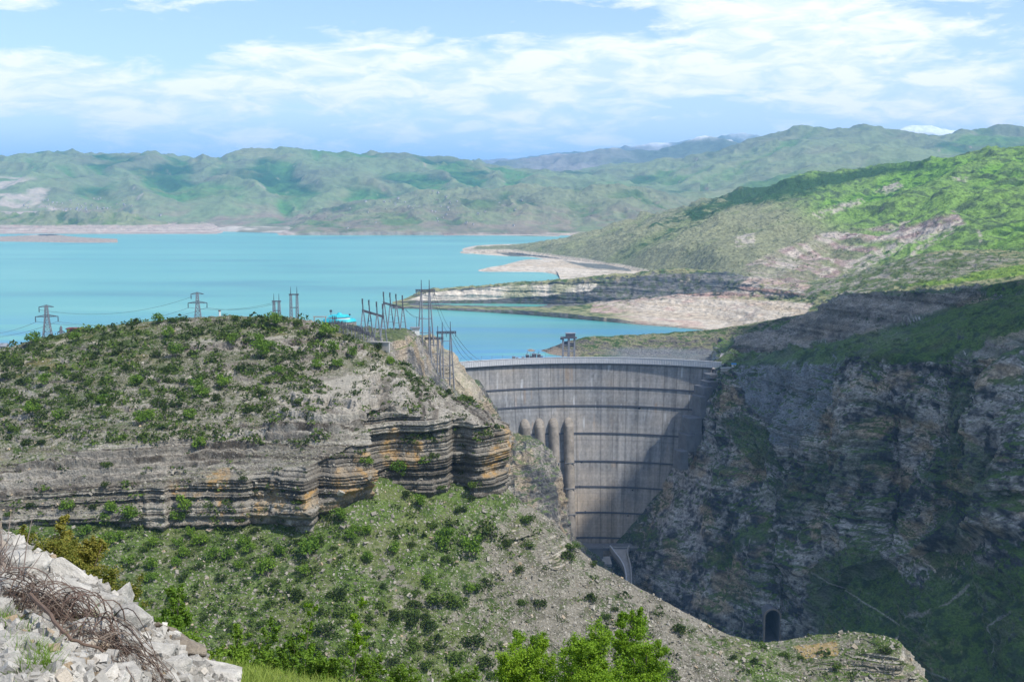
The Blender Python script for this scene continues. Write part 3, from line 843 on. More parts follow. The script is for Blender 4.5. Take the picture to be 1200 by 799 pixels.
for line, wd, colr in (([(983, 678), (1000, 692), (1012, 703), (1022, 712)], .9, (.42, .40, .36)), ([(1022, 712), (1032, 718), (1048, 728), (1056, 734)], .9, (.42, .40, .36)),
                       ([(1048, 750), (1075, 735), (1100, 720), (1120, 706), (1140, 690)], 1.8, (.33, .31, .27)),
                       ([(1164, 782), (1172, 765), (1182, 740), (1196, 722)], 2.0, (.30, .29, .28)), ([(1068, 776), (1085, 785), (1110, 796), (1130, 803)], 1.0, (.30, .3, .27))):
    dm = np.full(px.shape, 1e9)
    wx, wy = px + 2.0 * w2, py + 1.5 * w2
    for (x1, y1), (x2, y2) in zip(line[:-1], line[1:]):
        t = np.clip(((wx - x1) * (x2 - x1) + (wy - y1) * (y2 - y1)) / ((x2 - x1)**2 + (y2 - y1)**2), 0, 1)
        dm = np.minimum(dm, np.hypot(wx - x1 - t * (x2 - x1), wy - y1 - t * (y2 - y1)))
    c = mixc(c, np.array(colr), (1 - sstep(wd * .5, wd, dm + .4 * w3)) * .85)
# the mouth of the outlet tunnel is cut out of the rock
pxc, pyc = proj((P[:-1, :-1] + P[1:, 1:]) / 2)
tun = (np.abs(pxc - 905) < 9.6) & (pyc > 722) & (pyc < 760) | (np.hypot(pxc - 905, pyc - 722) < 9.6)
canyon_o = grid_obj('canyon_wall', P, M_cliff, c, keep=~tun)

# ------------------------------------------------------------------ left bank of the canyon by the dam
def crag(name, rows, nu, nv, seed, ctype='grey', amp=1.0, smooth=3):
    P = loft(rows, nu, nv, smooth)
    n = face_camera(P, grid_normals(P))
    w = fbm(P, 40, 5, seed); w2 = fbm(P, 10, 4, seed + 1)
    S_ = P[..., 2] + .05 * P[..., 0] + 2 * w
    sl = sstep(.2, .5, 1 - n[..., 2])
    d = 9 * fbm(P, 50, 5, seed + 2, ani=(1, 1, .3), ridged=True) + 5.5 * fbm(P, 16, 4, seed + 3, ridged=True) - 4
    d = d + ((beds(S_, 5, seed) - .5) * 2.2) * sl
    P = P + n * (d * amp)[..., None]
    n2 = face_camera(P, grid_normals(P))
    c = mixc(GREY * .30, np.array([.34, .31, .27]), sstep(-.35, .35, w + .7 * w2 + .4 * fbm(P, 3, 3, seed + 7)))
    if ctype == 'tan':
        c = mixc(np.array([.30, .27, .22]), np.array([.52, .45, .34]), sstep(-.3, .3, w))
    c = mixc(c, TAN * .95, sstep(0, .3, fbm(P, 35, 4, seed + 5)) * .7)
    v = sstep(.62, .8, n2[..., 2] + .2 * w2)
    c = mixc(c, mixc(np.array([.09, .13, .035]), BRUSH, sstep(-.1, .2, w2)), v * (.85 if ctype == 'grey' else .4))
    return grid_obj(name, P, M_cliff, c)


sil = [(505, 420, 1330), (530, 432, 1330), (545, 449, 1320), (560, 452, 1310), (570, 466, 1310), (582, 486, 1310), (588, 508, 1300), (600, 514, 1290), (622, 516, 1280), (640, 528, 1275), (652, 548, 1270), (658, 580, 1265), (663, 612, 1260), (668, 632, 1255), (690, 650, 1245), (712, 672, 1235), (735, 700, 1225), (760, 725, 1215)]
r_back = [(a - 6, b_ + 2, c_ + 130) for a, b_, c_ in sil]
r_back2 = [(a - 2, b_ + 1, c_ + 25) for a, b_, c_ in sil]
r_f1 = [(a - 10, b_ + 35, c_ - 25) for a, b_, c_ in sil]
r_f2 = [(a - 24, b_ + 100, c_ - 60) for a, b_, c_ in sil]
r_f3 = [(a - 50, b_ + 240, c_ - 120) for a, b_, c_ in sil]
crag('crag', [r_back, r_back2, sil, r_f1, r_f2, r_f3], 600, [10, 14, 50, 70, 60], 101)
# pale cut face and the grey shoulder that carries the gantries
sil = [(470, 402, 1200), (487, 396, 1200), (498, 398, 1200), (507, 410, 1200), (519, 418, 1200), (526, 430, 1200), (536, 444, 1190), (546, 456, 1180), (552, 470, 1170)]
crag('crag', [[(a + 14, b_ - 1, c_ + 70) for a, b_, c_ in sil], sil, [(a - 4, b_ + 45, c_ - 18) for a, b_, c_ in sil], [(a - 20, b_ + 150, c_ - 60) for a, b_, c_ in sil]], 300, [10, 60, 60], 111, 'tan', .45)
sil = [(300, 384, 860), (350, 382, 870), (380, 384, 880), (405, 384, 900), (430, 387, 940), (455, 389, 980), (478, 389, 1010), (488, 398, 1020), (496, 412, 1030), (503, 432, 1030), (520, 452, 1030), (535, 466, 1025), (560, 484, 1020), (585, 500, 1010)]
sh_back = [(a + (10 if a > 480 else 0), b_ + 4, c_ + 170) for a, b_, c_ in sil]
sh_1 = [(a - 6, b_ + 12, c_ - 60) for a, b_, c_ in sil]
sh_2 = [(a - 14, b_ + 50, c_ - 95) for a, b_, c_ in sil]
sh_3 = [(a - 30, b_ + 170, c_ - 140) for a, b_, c_ in sil]
shoulder = crag('hilltop', [sh_back, sil, sh_1, sh_2, sh_3], 500, [16, 40, 60, 60], 121, 'grey', .5)

# ------------------------------------------------------------------ near limestone hill with the banded cliff
XH = [-260, -120, 0, 50, 100, 150, 200, 250, 300, 335, 375, 420, 445, 480, 507, 535, 556, 570, 580, 584, 586, 580, 560]
yc = [452, 428, 409, 396, 386, 379, 374, 371.5, 371.5, 372, 379, 392, 408, 432, 450, 467, 477, 484, 494, 505, 518, 522, 526]
Yc = [560, 590, 600, 600, 600, 600, 600, 600, 600, 600, 600, 600, 590, 580, 570, 560, 550, 545, 540, 545, 560, 620, 700]
y2 = [500, 480, 462, 450, 440, 434, 428, 424, 424, 424, 428, 436, 446, 456, 466, 475, 483, 490, 499, 508, 520, 524, 528]
Y2 = [500, 520, 530, 532, 535, 536, 538, 540, 540, 540, 540, 540, 538, 532, 525, 520, 516, 512, 512, 525, 545, 610, 690]
yt = [560, 552, 545, 538, 528, 520, 514, 510, 505, 500, 492, 482, 480, 484, 487, 490, 493, 497, 504, 512, 522, 526, 530]
Yt = [440, 448, 455, 456, 457, 458, 460, 462, 462, 460, 458, 461, 466, 469, 471, 472, 473, 475, 480, 500, 530, 605, 685]
ym = [585, 580, 576, 572, 568, 566, 566, 560, 552, 546, 540, 520, 516, 520, 526, 530, 534, 534, 536, 538, 542, 545, 550]
Ym = [432, 438, 444, 446, 447, 448, 449, 450, 448, 446, 444, 450, 463, 467, 469, 470, 471, 473, 478, 498, 528, 604, 685]
yf = [625, 618, 608, 606, 606, 608, 614, 612, 604, 598, 592, 560, 562, 572, 577, 580, 580, 578, 576, 572, 572, 575, 580]
Yf = [428, 432, 438, 440, 440, 441, 442, 442, 440, 438, 437, 448, 460, 464, 466, 467, 468, 470, 476, 496, 526, 604, 685]
mk = lambda ys, Ys, dx=0: [(a + dx, b_, c_) for a, b_, c_ in zip(XH, ys, Ys)]
back = [(a, b_ + 10, 960) for a, b_ in zip(XH, yc)]
back0 = [(a, b_ + 3, 760) for a, b_ in zip(XH, yc)]
foot2 = [(a, b_ + 30, c_ + 6) for a, b_, c_ in zip(XH, yf, Yf)]
P = loft([back, back0, mk(yc, Yc), mk(y2, Y2), mk(yt, Yt), mk(ym, Ym), mk(yf, Yf), foot2], 1250, [10, 14, 130, 150, 90, 90, 20], 4)
px, py = proj(P)
n = face_camera(P, grid_normals(P))
hn = n * np.array([1, 1, 0.0]); hn /= np.linalg.norm(hn, axis=2)[..., None] + 1e-6
w = fbm(P, 30, 5, 131); w2 = fbm(P, 7, 4, 132); w3 = fbm(P, 2.2, 3, 133)
S2 = P[..., 2] - .045 * P[..., 0] + 1.5 * fbm(P, 60, 3, 134) + .45 * w2
cliff = sstep(.3, .62, 1 - n[..., 2])
fr = (beds(P[..., 0] + 9 * fbm(P, 26, 4, 144) + 500, 11, 145, 7) - .5) * 3.4 * sstep(-.3, .1, fbm(P, 20, 3, 146))
d = 6 * fbm(P, 42, 4, 135, ani=(1, 1, .25), ridged=True) * cliff - 2.5 * cliff + fr * cliff + 1.6 * fbm(P, 11, 4, 136, ani=(1, 1, .5), ridged=True) * (.3 + .7 * cliff)
led = (beds(S2, 4.6, 21, 14) - .5) * 3.0 * sstep(-.5, .2, fbm(P, 28, 3, 147)) + (beds(S2, 1.5, 22, 10) - .5) * 2.0 * sstep(-.5, .1, fbm(P, 12, 3, 148)) + (beds(S2, .6, 23, 6) - .5) * .8
def terrace(s, t, seed, sharp):
    q = s / t; i = np.floor(q); f = q - i
    r = np.random.RandomState(seed).rand(4096)[i.astype(int) & 4095] * .7 + .15
    return t * (i + np.clip((f - r) * sharp + .5, 0, 1)) - s
topmask = (1 - cliff) * sstep(-.28, .02, fbm(P, 30, 4, 137) + sstep(420, 520, py) * .35 + sstep(200, 420, px) * .15 - .08)
St = P[..., 2] - .045 * P[..., 0] + 2.6 * fbm(P, 24, 4, 140) + 1.0 * fbm(P, 5, 3, 141)
step = np.interp(px + 2.5 * w2, [-300, 120, 196, 200, 328, 366, 373, 424, 431, 480, 524, 531, 545, 553, 600], [0, 0, 2.2, -1.5, 0, 4.5, -3.5, 5.5, -4, 0, 2.2, -3.2, -2.5, 2.5, 3])
bandz = blur2(inside(px + 8 * w2, py + 5 * w2, [(300, 520), (330, 470), (380, 440), (440, 440), (520, 462), (600, 495), (600, 520), (440, 500)]), 4)
bandz = np.maximum(bandz, blur2(inside(px + 8 * w2, py + 3 * w2, [(190, 402), (300, 392), (400, 396), (428, 402), (426, 414), (300, 410), (200, 412)]), 3) * .9)
bandz = np.maximum(bandz, blur2(inside(px + 10 * w2, py + 4 * w2, [(-50, 560), (60, 540), (180, 520), (300, 505), (300, 530), (180, 560), (-50, 590)]), 4) * .8)
P = P + hn * (d + led * 1.25 * cliff + step * cliff)[..., None]
P[..., 2] += (terrace(St, 3.0, 24, 9) * (.9 + .5 * bandz) * np.maximum(sstep(-.05, .35, fbm(P, 22, 4, 149)), bandz)  + terrace(St, 1.05, 25, 6) * .8) * topmask
P[..., 2] += (.5 * w2 + .3 * w3) * (1 - cliff)
n2 = face_camera(P, grid_normals(P))
dark = np.array([.085, .072, .058]); lime = np.array([.35, .325, .28])
rock = mixc(dark, lime, np.clip((beds(S2, 1.5, 26, 8) * .6 + beds(S2, .55, 27, 5) * .4 - .5) * 1.5 + .5 + .4 * w2 + .3 * w3 + .25 * sstep(.35, .8, n2[..., 2]), 0, 1))  # upward-facing ledges paler: top light put into the rock colour
rock = mixc(rock, np.array([.085, .075, .062]), cliff * sstep(-.1, .35, w) * .65)
oc = sstep(.02, .22, fbm(P, 22, 4, 138, ani=(1, 1, .6)) + .2 * w2)
ocz = np.zeros(px.shape)
for poly in ([(330, 600), (400, 545), (432, 520), (434, 575), (380, 600)], [(565, 500), (592, 500), (592, 556), (560, 556)], [(200, 560), (270, 548), (300, 610), (210, 615)], [(300, 565), (340, 560), (350, 600), (300, 610)],
             [(455, 505), (495, 500), (495, 550), (450, 545)]):
    ocz = np.maximum(ocz, blur2(inside(px + 8 * w2, py + 6 * w2, poly), 5))
rock = mixc(rock, mixc(OCHRE * .85, TAN * .85, sstep(-.3, .2, w3)), ocz * sstep(-.15, .25, w2 + .5 * w) * .75)
soil = mixc(np.array([.085, .09, .042]), np.array([.185, .168, .125]), sstep(-.2, .25, w + .5 * w2))
grass = mixc(np.array([.085, .12, .022]), np.array([.040, .070, .013]), sstep(-.2, .3, w2))
grass = mixc(grass, np.array([.19, .15, .06]), sstep(.15, .4, fbm(P, 18, 4, 139)) * .6)
gm = np.clip(sstep(-.15, .2, w2 + .4 * w + .3 * w3), 0, 1)
gl = sstep(260, 60, px) * .55                       # greener to the left and along the crest
crest = sstep(60, 10, py - np.interp(px, XH[:20], yc[:20])) * .35
gm = np.clip(gm * .55 + gl * sstep(-.3, .1, w2 + w) + crest, 0, 1) * (1 - .35 * topmask * sstep(150, 350, px))
track = np.full(px.shape, 1e9)
ln = [(-10, 442), (20, 428), (50, 412), (66, 404), (100, 392)]
for (x1, y1), (x2, y2_) in zip(ln[:-1], ln[1:]):
    t = np.clip(((px - x1) * (x2 - x1) + (py - y1) * (y2_ - y1)) / ((x2 - x1)**2 + (y2_ - y1)**2), 0, 1)
    track = np.minimum(track, np.hypot(px - x1 - t * (x2 - x1), py - y1 - t * (y2_ - y1)))
ground_c = mixc(soil, grass, gm)
ground_c = mixc(ground_c, np.array([.36, .33, .25]), (1 - sstep(1.5, 3.5, track + w2)) * .9)
rk = np.clip(cliff + topmask * sstep(.10, .3, 1 - n2[..., 2]) * .95 + topmask * .45 * sstep(0, .3, fbm(P, 9, 3, 142)) + bandz * .8, 0, 1)
c = mixc(ground_c, rock, rk)
stones = np.clip(.80 - .6 * gm - .55 * rk + .15 * w, 0, .8)
hill_o = grid_obj('hill', P, M_hill, c, attrs={'stones': stones})

# ------------------------------------------------------------------ scree slope below the cliff, running out along the spur
XS = [-300, -120, 0, 100, 200, 300, 400, 430, 500, 550, 582, 610, 640, 668, 700, 740, 790, 840, 880, 915, 950, 1000, 1035, 1056, 1062, 1080, 1110]
yr = [630, 622, 600, 598, 604, 596, 570, 556, 566, 566, 564, 588, 606, 633, 662, 684, 710, 738, 751, 750, 744, 740, 744, 754, 774, 792, 815]
Yr = [436, 440, 446, 448, 450, 450, 452, 460, 468, 471, 474, 473, 471, 466, 458, 450, 442, 436, 432, 440, 442, 438, 430, 424, 424, 420, 415]
ymid = [680, 672, 668, 668, 672, 668, 655, 650, 650, 645, 640, 645, 652, 668, 690, 706, 728, 752, 762, 762, 762, 762, 766, 772, 786, 800, 822]
Ymid = [400, 405, 410, 412, 414, 416, 420, 426, 434, 440, 446, 448, 448, 446, 442, 438, 432, 428, 425, 428, 428, 424, 418, 416, 418, 416, 411]
ybt = [820, 820, 815, 812, 810, 808, 806, 806, 806, 806, 806, 806, 806, 806, 806, 806, 806, 808, 808, 806, 806, 800, 800, 806, 815, 830, 850]
Ybt = [350, 352, 356, 360, 364, 368, 374, 378, 386, 392, 396, 398, 400, 402, 404, 404, 404, 404, 405, 408, 412, 415, 414, 412, 414, 408, 402]
zrow = lambda ys, Ys: [(a, b_, c_) for a, b_, c_ in zip(XS, ys, Ys)]
bk = [(a + (25 if a > 560 else 0), b_ + (14 if a < 560 else 30), c_ + (60 if a < 560 else 70)) for a, b_, c_ in zrow(yr, Yr)]
bk2 = [(a + 60, b_ + (20 if a < 560 else 140), c_ + (90 if a < 560 else 160)) for a, b_, c_ in zrow(yr, Yr)]
low = [(a, b_ + 170, c_ - 30) for a, b_, c_ in zrow(ybt, Ybt)]
low2 = [(a, 1000, 320) for a in XS]
P = loft([bk2, bk, zrow(yr, Yr), zrow(ymid, Ymid), zrow(ybt, Ybt), low], 1500, [20, 20, 150, 220, 60], 4)
px, py = proj(P)
n = face_camera(P, grid_normals(P))
w = fbm(P, 26, 5, 151); w2 = fbm(P, 6, 4, 152); w3 = fbm(P, 1.6, 3, 153)
S3 = P[..., 2] - .03 * P[..., 0] + .5 * w2
outc = np.zeros(px.shape)
for poly in ([(648, 625), (664, 638), (668, 655), (655, 670), (640, 662), (632, 648)], [(600, 620), (640, 625), (640, 645), (605, 640)],
             [(858, 742), (885, 748), (884, 764), (850, 768), (846, 758)], [(955, 772), (1000, 768), (1050, 762), (1064, 775), (1090, 810), (940, 810)],
             [(1000, 744), (1035, 748), (1030, 756), (1000, 756)]):
    outc = np.maximum(outc, blur2(inside(px + 4 * w2, py + 3 * w2, poly), 4))
hn = n * np.array([1, 1, 0.0]); hn /= np.linalg.norm(hn, axis=2)[..., None] + 1e-6
steep = np.clip(outc + sstep(.45, .65, 1 - n[..., 2]), 0, 1) * (px > 560)
P = P + n * (1.6 * w + .55 * w2 + .22 * w3)[..., None]
P = P + hn * (steep * ((beds(S3, 2.0, 31, 10) - .4) * 2.6 + (beds(S3, .8, 32, 8) - .5) * 1.2))[..., None]
n2 = face_camera(P, grid_normals(P))
scree = mixc(np.array([.19, .175, .14]), np.array([.09, .085, .06]), sstep(-.2, .3, w2))
grass = mixc(np.array([.085, .145, .020]), np.array([.036, .070, .011]), sstep(-.15, .3, w3 + .4 * w2))
grass = mixc(grass, np.array([.13, .15, .05]), sstep(-.1, .35, fbm(P, 14, 4, 155)) * .6)
gd = np.interp(px, [-100, 100, 300, 480, 560, 640, 720, 820, 900, 1000], [.86, .86, .84, .84, .62, .25, .12, .20, .65, .66])
gd = gd + .35 * sstep(45, 15, py - np.interp(px, XS, yr)) * sstep(620, 560, px)
gd = gd - .25 * sstep(20, 5, py - np.interp(px, XS, yr)) * sstep(570, 600, px) * sstep(860, 840, px)
gm = sstep(-.45, .35, w + .7 * w2 + 1.0 * w3 + (gd - .5) * 1.3) * .9
c = mixc(scree, grass, gm)
c = mixc(c, np.array([.36, .25, .11]), blur2(inside(px + 6 * w2, py + 4 * w2, [(930, 756), (980, 750), (985, 768), (945, 772)]), 3) * .7)
rock = mixc(np.array([.17, .155, .13]), np.array([.46, .43, .37]), np.clip(beds(S3, .8, 33, 8) + .3 * w2, 0, 1))
rock = mixc(rock, TAN * 1.05, sstep(0, .3, w3 + w2) * .35)
c = mixc(c, rock, steep * sstep(.1, .3, 1 - n2[..., 2]))
stones = np.clip(.62 - .50 * gm + .2 * w - .4 * steep, .06, .8)
scree_o = grid_obj('scree_slope', P, M_hill, c, attrs={'stones': stones})

# ------------------------------------------------------------------ ray helpers: what stands at a photo pixel stands on the ground there
bpy.context.view_layer.update()


def ray(px, py, objs):
    o = Vector((0, 0, EYE))
    d = (Vector(world(px, py, 1000.0)) - o).normalized()
    best = None
    for ob in objs:
        ok, loc, nor, _ = ob.ray_cast(o, d)
        if ok and (best is None or (loc - o).length < best[2]):
            best = (loc.copy(), nor.copy(), (loc - o).length, ob)
    return best


def drop(x, y, objs, z0=900.0):
    best = None
    for ob in objs:
        ok, loc, nor, _ = ob.ray_cast(Vector((x, y, z0)), Vector((0, 0, -1)))
        if ok and (best is None or loc.z > best.z):
            best = loc.copy()
    return best


# ------------------------------------------------------------------ mesh collector
class MB:
    def __init__(self):
        self.v = []; self.f = []

    def add(self, vs, fs):
        k = len(self.v)
        self.v += [tuple(p) for p in vs]
        self.f += [tuple(i + k for i in f) for f in fs]
        return self

    def box(self, c, s, rz=0.0):
        cx, cy, cz = c; sx, sy, sz = s[0] / 2, s[1] / 2, s[2] / 2
        co, si = math.cos(rz), math.sin(rz)
        vs = []
        for dz in (-sz, sz):
            for dx, dy in ((-sx, -sy), (sx, -sy), (sx, sy), (-sx, sy)):
                vs.append((cx + dx * co - dy * si, cy + dx * si + dy * co, cz + dz))
        return self.add(vs, [(0, 3, 2, 1), (4, 5, 6, 7), (0, 1, 5, 4), (1, 2, 6, 5), (2, 3, 7, 6), (3, 0, 4, 7)])

    def bar(self, a, b_, w, w2=None, n=4):
        a = Vector(a); b_ = Vector(b_); d = b_ - a
        if d.length < 1e-6: return self
        q = d.to_track_quat('Z', 'Y')
        w2 = w if w2 is None else w2
        vs = []
        for p, r in ((a, w), (b_, w2)):
            for k in range(n):
                t = 2 * math.pi * (k + .5) / n
                vs.append(p + q @ Vector((math.cos(t) * r / 2 * 1.3, math.sin(t) * r / 2 * 1.3, 0)))
        fs = [(k, (k + 1) % n, n + (k + 1) % n, n + k) for k in range(n)] + [tuple(range(n - 1, -1, -1)), tuple(range(n, 2 * n))]
        return self.add(vs, fs)

    def path(self, pts, w, w2=None, n=5):
        for i in range(len(pts) - 1):
            t0 = i / (len(pts) - 1); t1 = (i + 1) / (len(pts) - 1)
            ww = w if w2 is None else w + (w2 - w) * t0
            wv = w if w2 is None else w + (w2 - w) * t1
            self.bar(pts[i], pts[i + 1], ww, wv, n)
        return self

    def build(self, name, mat, parent=None, smooth=False, bevel=0):
        me = bpy.data.meshes.new(name)
        me.from_pydata(self.v, [], self.f)
        if smooth:
            me.polygons.foreach_set('use_smooth', [True] * len(me.polygons))
        me.materials.append(mat)
        o = bpy.data.objects.new(name, me)
        link(o, parent)
        if bevel:
            md = o.modifiers.new('bevel', 'BEVEL'); md.width = bevel; md.segments = 1
        return o


def empty(name, loc, label, cat, group=None, rz=0.0):
    o = bpy.data.objects.new(name, None)
    o.empty_display_size = 0.5
    o.location = loc; o.rotation_euler = (0, 0, rz)
    link(o)
    return tag(o, label, cat, group)


def copy_thing(o, loc=None, rz=None, scale=None, label=None, parent=None):
    c = o.copy()
    S.collection.objects.link(c)
    c.parent = parent
    if loc is not None: c.location = loc
    if rz is not None: c.rotation_euler = (0, 0, rz) if isinstance(rz, (int, float)) else rz
    if scale is not None: c.scale = scale if hasattr(scale, '__len__') else (scale,) * 3
    if label: c['label'] = label
    for ch in [q for q in S.objects if q.parent is o] if parent is None and not hasattr(o, '_kids') else []:
        copy_thing(ch, parent=c)
    return c


def simple_mat(name, col, rough=0.7, noise=None, metal=0.0, bump=0.0, vary=0.25):
    m, nt, b = new_mat(name)
    b.inputs['Roughness'].default_value = rough
    b.inputs['Metallic'].default_value = metal
    tc = N(nt, 'ShaderNodeTexCoord')
    n1 = N(nt, 'ShaderNodeTexNoise', i_Scale=noise or 0.5, i_Detail=5.0, i_Roughness=0.65)
    nt.links.new(tc.outputs['Object'], n1.inputs['Vector'])
    lo = tuple(x * (1 - vary) for x in col); hi = tuple(min(1, x * (1 + vary)) for x in col)
    nt.links.new(ramp(nt, n1.outputs[0], [(0.3, lo), (0.7, hi)]), b.inputs['Base Color'])
    if bump:
        bp = N(nt, 'ShaderNodeBump', i_Strength=0.6, i_Distance=bump)
        nt.links.new(n1.outputs[0], bp.inputs['Height']); nt.links.new(bp.outputs[0], b.inputs['Normal'])
    return m


M_steel = simple_mat('weathered_galvanised_steel', (.20, .21, .24), .6, .2)
M_dsteel = simple_mat('dark_grey_steel', (.085, .09, .11), .6, .2)
M_conc = simple_mat('weathered_concrete', (.36, .35, .33), .9, .15, bump=.2)
M_dconc = simple_mat('dark_damp_concrete', (.15, .155, .165), .9, .12, bump=.3)
M_teal = simple_mat('turquoise_painted_metal', (.03, .42, .50), .5, .2)
M_beige = simple_mat('beige_render', (.46, .42, .38), .9, .2)
M_white = simple_mat('whitewashed_render', (.72, .72, .70), .9, .2, vary=.1)
M_black = simple_mat('hole_shade_black', (.012, .012, .014), .9, .2)
M_redroof = simple_mat('dull_red_sheet_roof', (.16, .055, .055), .7, .3)
M_slate = simple_mat('grey_sheet_roof', (.22, .24, .27), .6, .3)
M_rail = simple_mat('pale_crest_concrete', (.52, .53, .55), .85, .2, vary=.12)
M_blue = simple_mat('blue_painted_sheet', (.03, .25, .62), .5, .2)
M_glass = simple_mat('dark_window_glass', (.03, .04, .05), .15, .2)

# ------------------------------------------------------------------ the arch dam
DX, DYC, DR, ZT = 91.5, 1144.0, 300.0, 14.8


def face_r(z):
    h = np.maximum(ZT - z, 0)
    return DR - 46.0 * (h / 230.0) ** 1.45


def arc_pt(th, r, z):
    return (DX + r * math.sin(th), DYC + r * math.cos(th), z)


def arc_block(mb, t0, t1, r0, r1, z0, z1, n=60):
    """curved beam between two radii"""
    vs, fs = [], []
    for i in range(n + 1):
        t = t0 + (t1 - t0) * i / n
        vs += [arc_pt(t, r0, z0), arc_pt(t, r1, z0), arc_pt(t, r1, z1), arc_pt(t, r0, z1)]
    for i in range(n):
        a = i * 4; b_ = a + 4
        for k in range(4):
            fs.append((a + k, b_ + k, b_ + (k + 1) % 4, a + (k + 1) % 4))
    fs += [(0, 1, 2, 3), (n * 4 + 3, n * 4 + 2, n * 4 + 1, n * 4)]
    mb.add(vs, fs)


dam = empty('arch_dam', (0, 0, 0), 'tall curved grey concrete arch dam between the two canyon walls', 'dam')
NU, NV = 420, 300
th = np.linspace(-.66, .66, NU)[None, :]
zz = np.linspace(ZT - 1, -262, NV)[:, None]
rr_ = face_r(zz)
Pd = np.stack([DX + rr_ * np.sin(th), DYC + rr_ * np.cos(th), np.broadcast_to(zz, (NV, NU))], -1)
U_ = np.broadcast_to(th * DR, (NV, NU)); Z_ = Pd[..., 2]
Q = np.stack([U_, np.zeros_like(U_), Z_], -1)
blk = beds(U_ + 200, 15.5, 41, 40)
lift = beds(Z_ + 400, 3.0, 42, 12)
stre = fbm(Q, 5.5, 4, 171, ani=(1, 1, .07)); blot = fbm(Q, 40, 4, 172); fine = fbm(Q, 3.0, 3, 173)
lowz = sstep(-90, -190, Z_)
cd = mixc(np.array([.225, .235, .250]), np.array([.285, .240, .185]), np.clip(lowz * .6 + .5 * blot + .15, 0, 1))
cd = cd * 1.0 * np.array([1.03, 1, .96])[None, None] 
cd = cd * (.90 + .14 * blk + .16 * lift + .60 * stre + .35 * blot + .30 * fine)[..., None]
white = sstep(.16, .42, fbm(Q, 4, 4, 174, ani=(1, 1, .06))) * sstep(.05, .3, fbm(Q, 22, 3, 175)) * sstep(-120, -40, Z_)
cd = mixc(cd, np.array([.55, .57, .60]), white * .75)
rust = sstep(.1, .45, fbm(Q, 6, 4, 176, ani=(1, 1, .06))) * sstep(0, .3, fbm(Q, 30, 3, 177)) * .55
cd = mixc(cd, np.array([.30, .21, .13]), rust)
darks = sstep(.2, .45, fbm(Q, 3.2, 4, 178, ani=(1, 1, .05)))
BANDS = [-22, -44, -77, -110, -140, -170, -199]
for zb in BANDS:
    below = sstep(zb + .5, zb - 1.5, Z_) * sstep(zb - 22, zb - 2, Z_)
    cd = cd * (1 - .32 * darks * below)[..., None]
jo = np.abs((U_ + 200) % 15.5 - .4) < .45
cd = cd * np.where(jo, .62, 1.0)[..., None]
cd = cd * np.where(np.abs((Z_ + 400) % 9.0) < .5, .86, 1.0)[..., None]
M_dam = terrain_mat('weathered_dam_concrete', 2.2, bump=.25, bump_scale=.4, contrast=(.86, 1.12), aniso=(1, 1, .35))
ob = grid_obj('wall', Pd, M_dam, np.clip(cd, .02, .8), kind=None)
ob.parent = dam
mb = MB(); arc_block(mb, -.66, .66, DR + .05, DR + 9, -262, ZT - .6, 90); mb.build('upstream_wall', M_conc, dam)
mb = MB(); arc_block(mb, -.60, .57, DR - 3.0, DR + 11, ZT - 5.6, ZT - 3.4, 100); mb.build('crest_road', M_conc, dam)
mb = MB(); arc_block(mb, -.60, .57, DR - 3.6, DR - 3.0, ZT - 6.6, ZT + .6, 100)
arc_block(mb, -.60, .57, DR - 4.0, DR - 2.6, ZT + .6, ZT + 1.1, 100)
mb.build('parapet', M_rail, dam)
mb = MB()
for i in range(118):
    t = -.6 + 1.17 * i / 117
    p = arc_pt(t, DR - 3.8, ZT - 3.0); mb.box(p, (.5, .5, 7.0), -t)
mb.build('parapet_ribs', M_rail, dam)
mb = MB(); arc_block(mb, -.60, .57, DR - 2.2, DR + .2, ZT - 8.6, ZT - 6.6, 100); mb.build('cornice', M_dconc, dam)
for zb in BANDS:
    mb = MB(); r = float(face_r(zb))
    arc_block(mb, -.64, .64, r - .95, r + 1, zb - .5, zb + .4, 100)
    arc_block(mb, -.64, .64, r - 1.0, r - .88, zb + .4, zb + 1.4, 100)
    mb.build('gallery_walkway', M_dsteel, dam)
# the four rounded penstock casings
for pxc_ in (612.5, 630.5, 648, 667):
    x0 = (pxc_ - 600) / F_PX * 1420
    t = math.asin((x0 - DX) / DR)
    vs, fs = [], []
    zs = [-57.5, -58.2, -59.5, -61.5, -64, -67, -70] + list(range(-78, -240, -8))
    m_ = 12
    for z in zs:
        k = math.sqrt(max(0, 1 - max(0, (z + 66) / 8.5) ** 2)) if z > -66 else 1.0
        r = float(face_r(z)); hw = 6.1 * max(k, .05); dp = 9.5 * min(1, (-57 - z) / 9.0) ** .7 + .3
        for i in range(m_ + 1):
            a = math.pi * i / m_
            cx = -math.cos(a) * hw; cy = (math.sin(a) ** .7) * dp if 0 < i < m_ else -1.0
            p = arc_pt(t, r - cy, z)
            vs.append((p[0] + cx * math.cos(t), p[1] - cx * math.sin(t), p[2]))
    for j in range(len(zs) - 1):
        for i in range(m_):
            a = j * (m_ + 1) + i
            fs.append((a, a + m_ + 1, a + m_ + 2, a + 1))
    fs.append(tuple(range(m_ + 1)))
    mb = MB(); mb.add(vs, fs); pc = mb.build('penstock_casing', simple_mat('stained_casing_concrete', (.235, .21, .18), .9, .10, bump=.3, vary=.45) if pxc_ < 613 else M_casing, dam, smooth=False)
    M_casing = pc.data.materials[0]
    for zb in (-110, -140, -170, -199):
        p = arc_pt(t, float(face_r(zb)) - 9.4, zb); MB().box(p, (12.6, 1.4, 1.0), -t).build('casing_collar', M_dconc, pc)
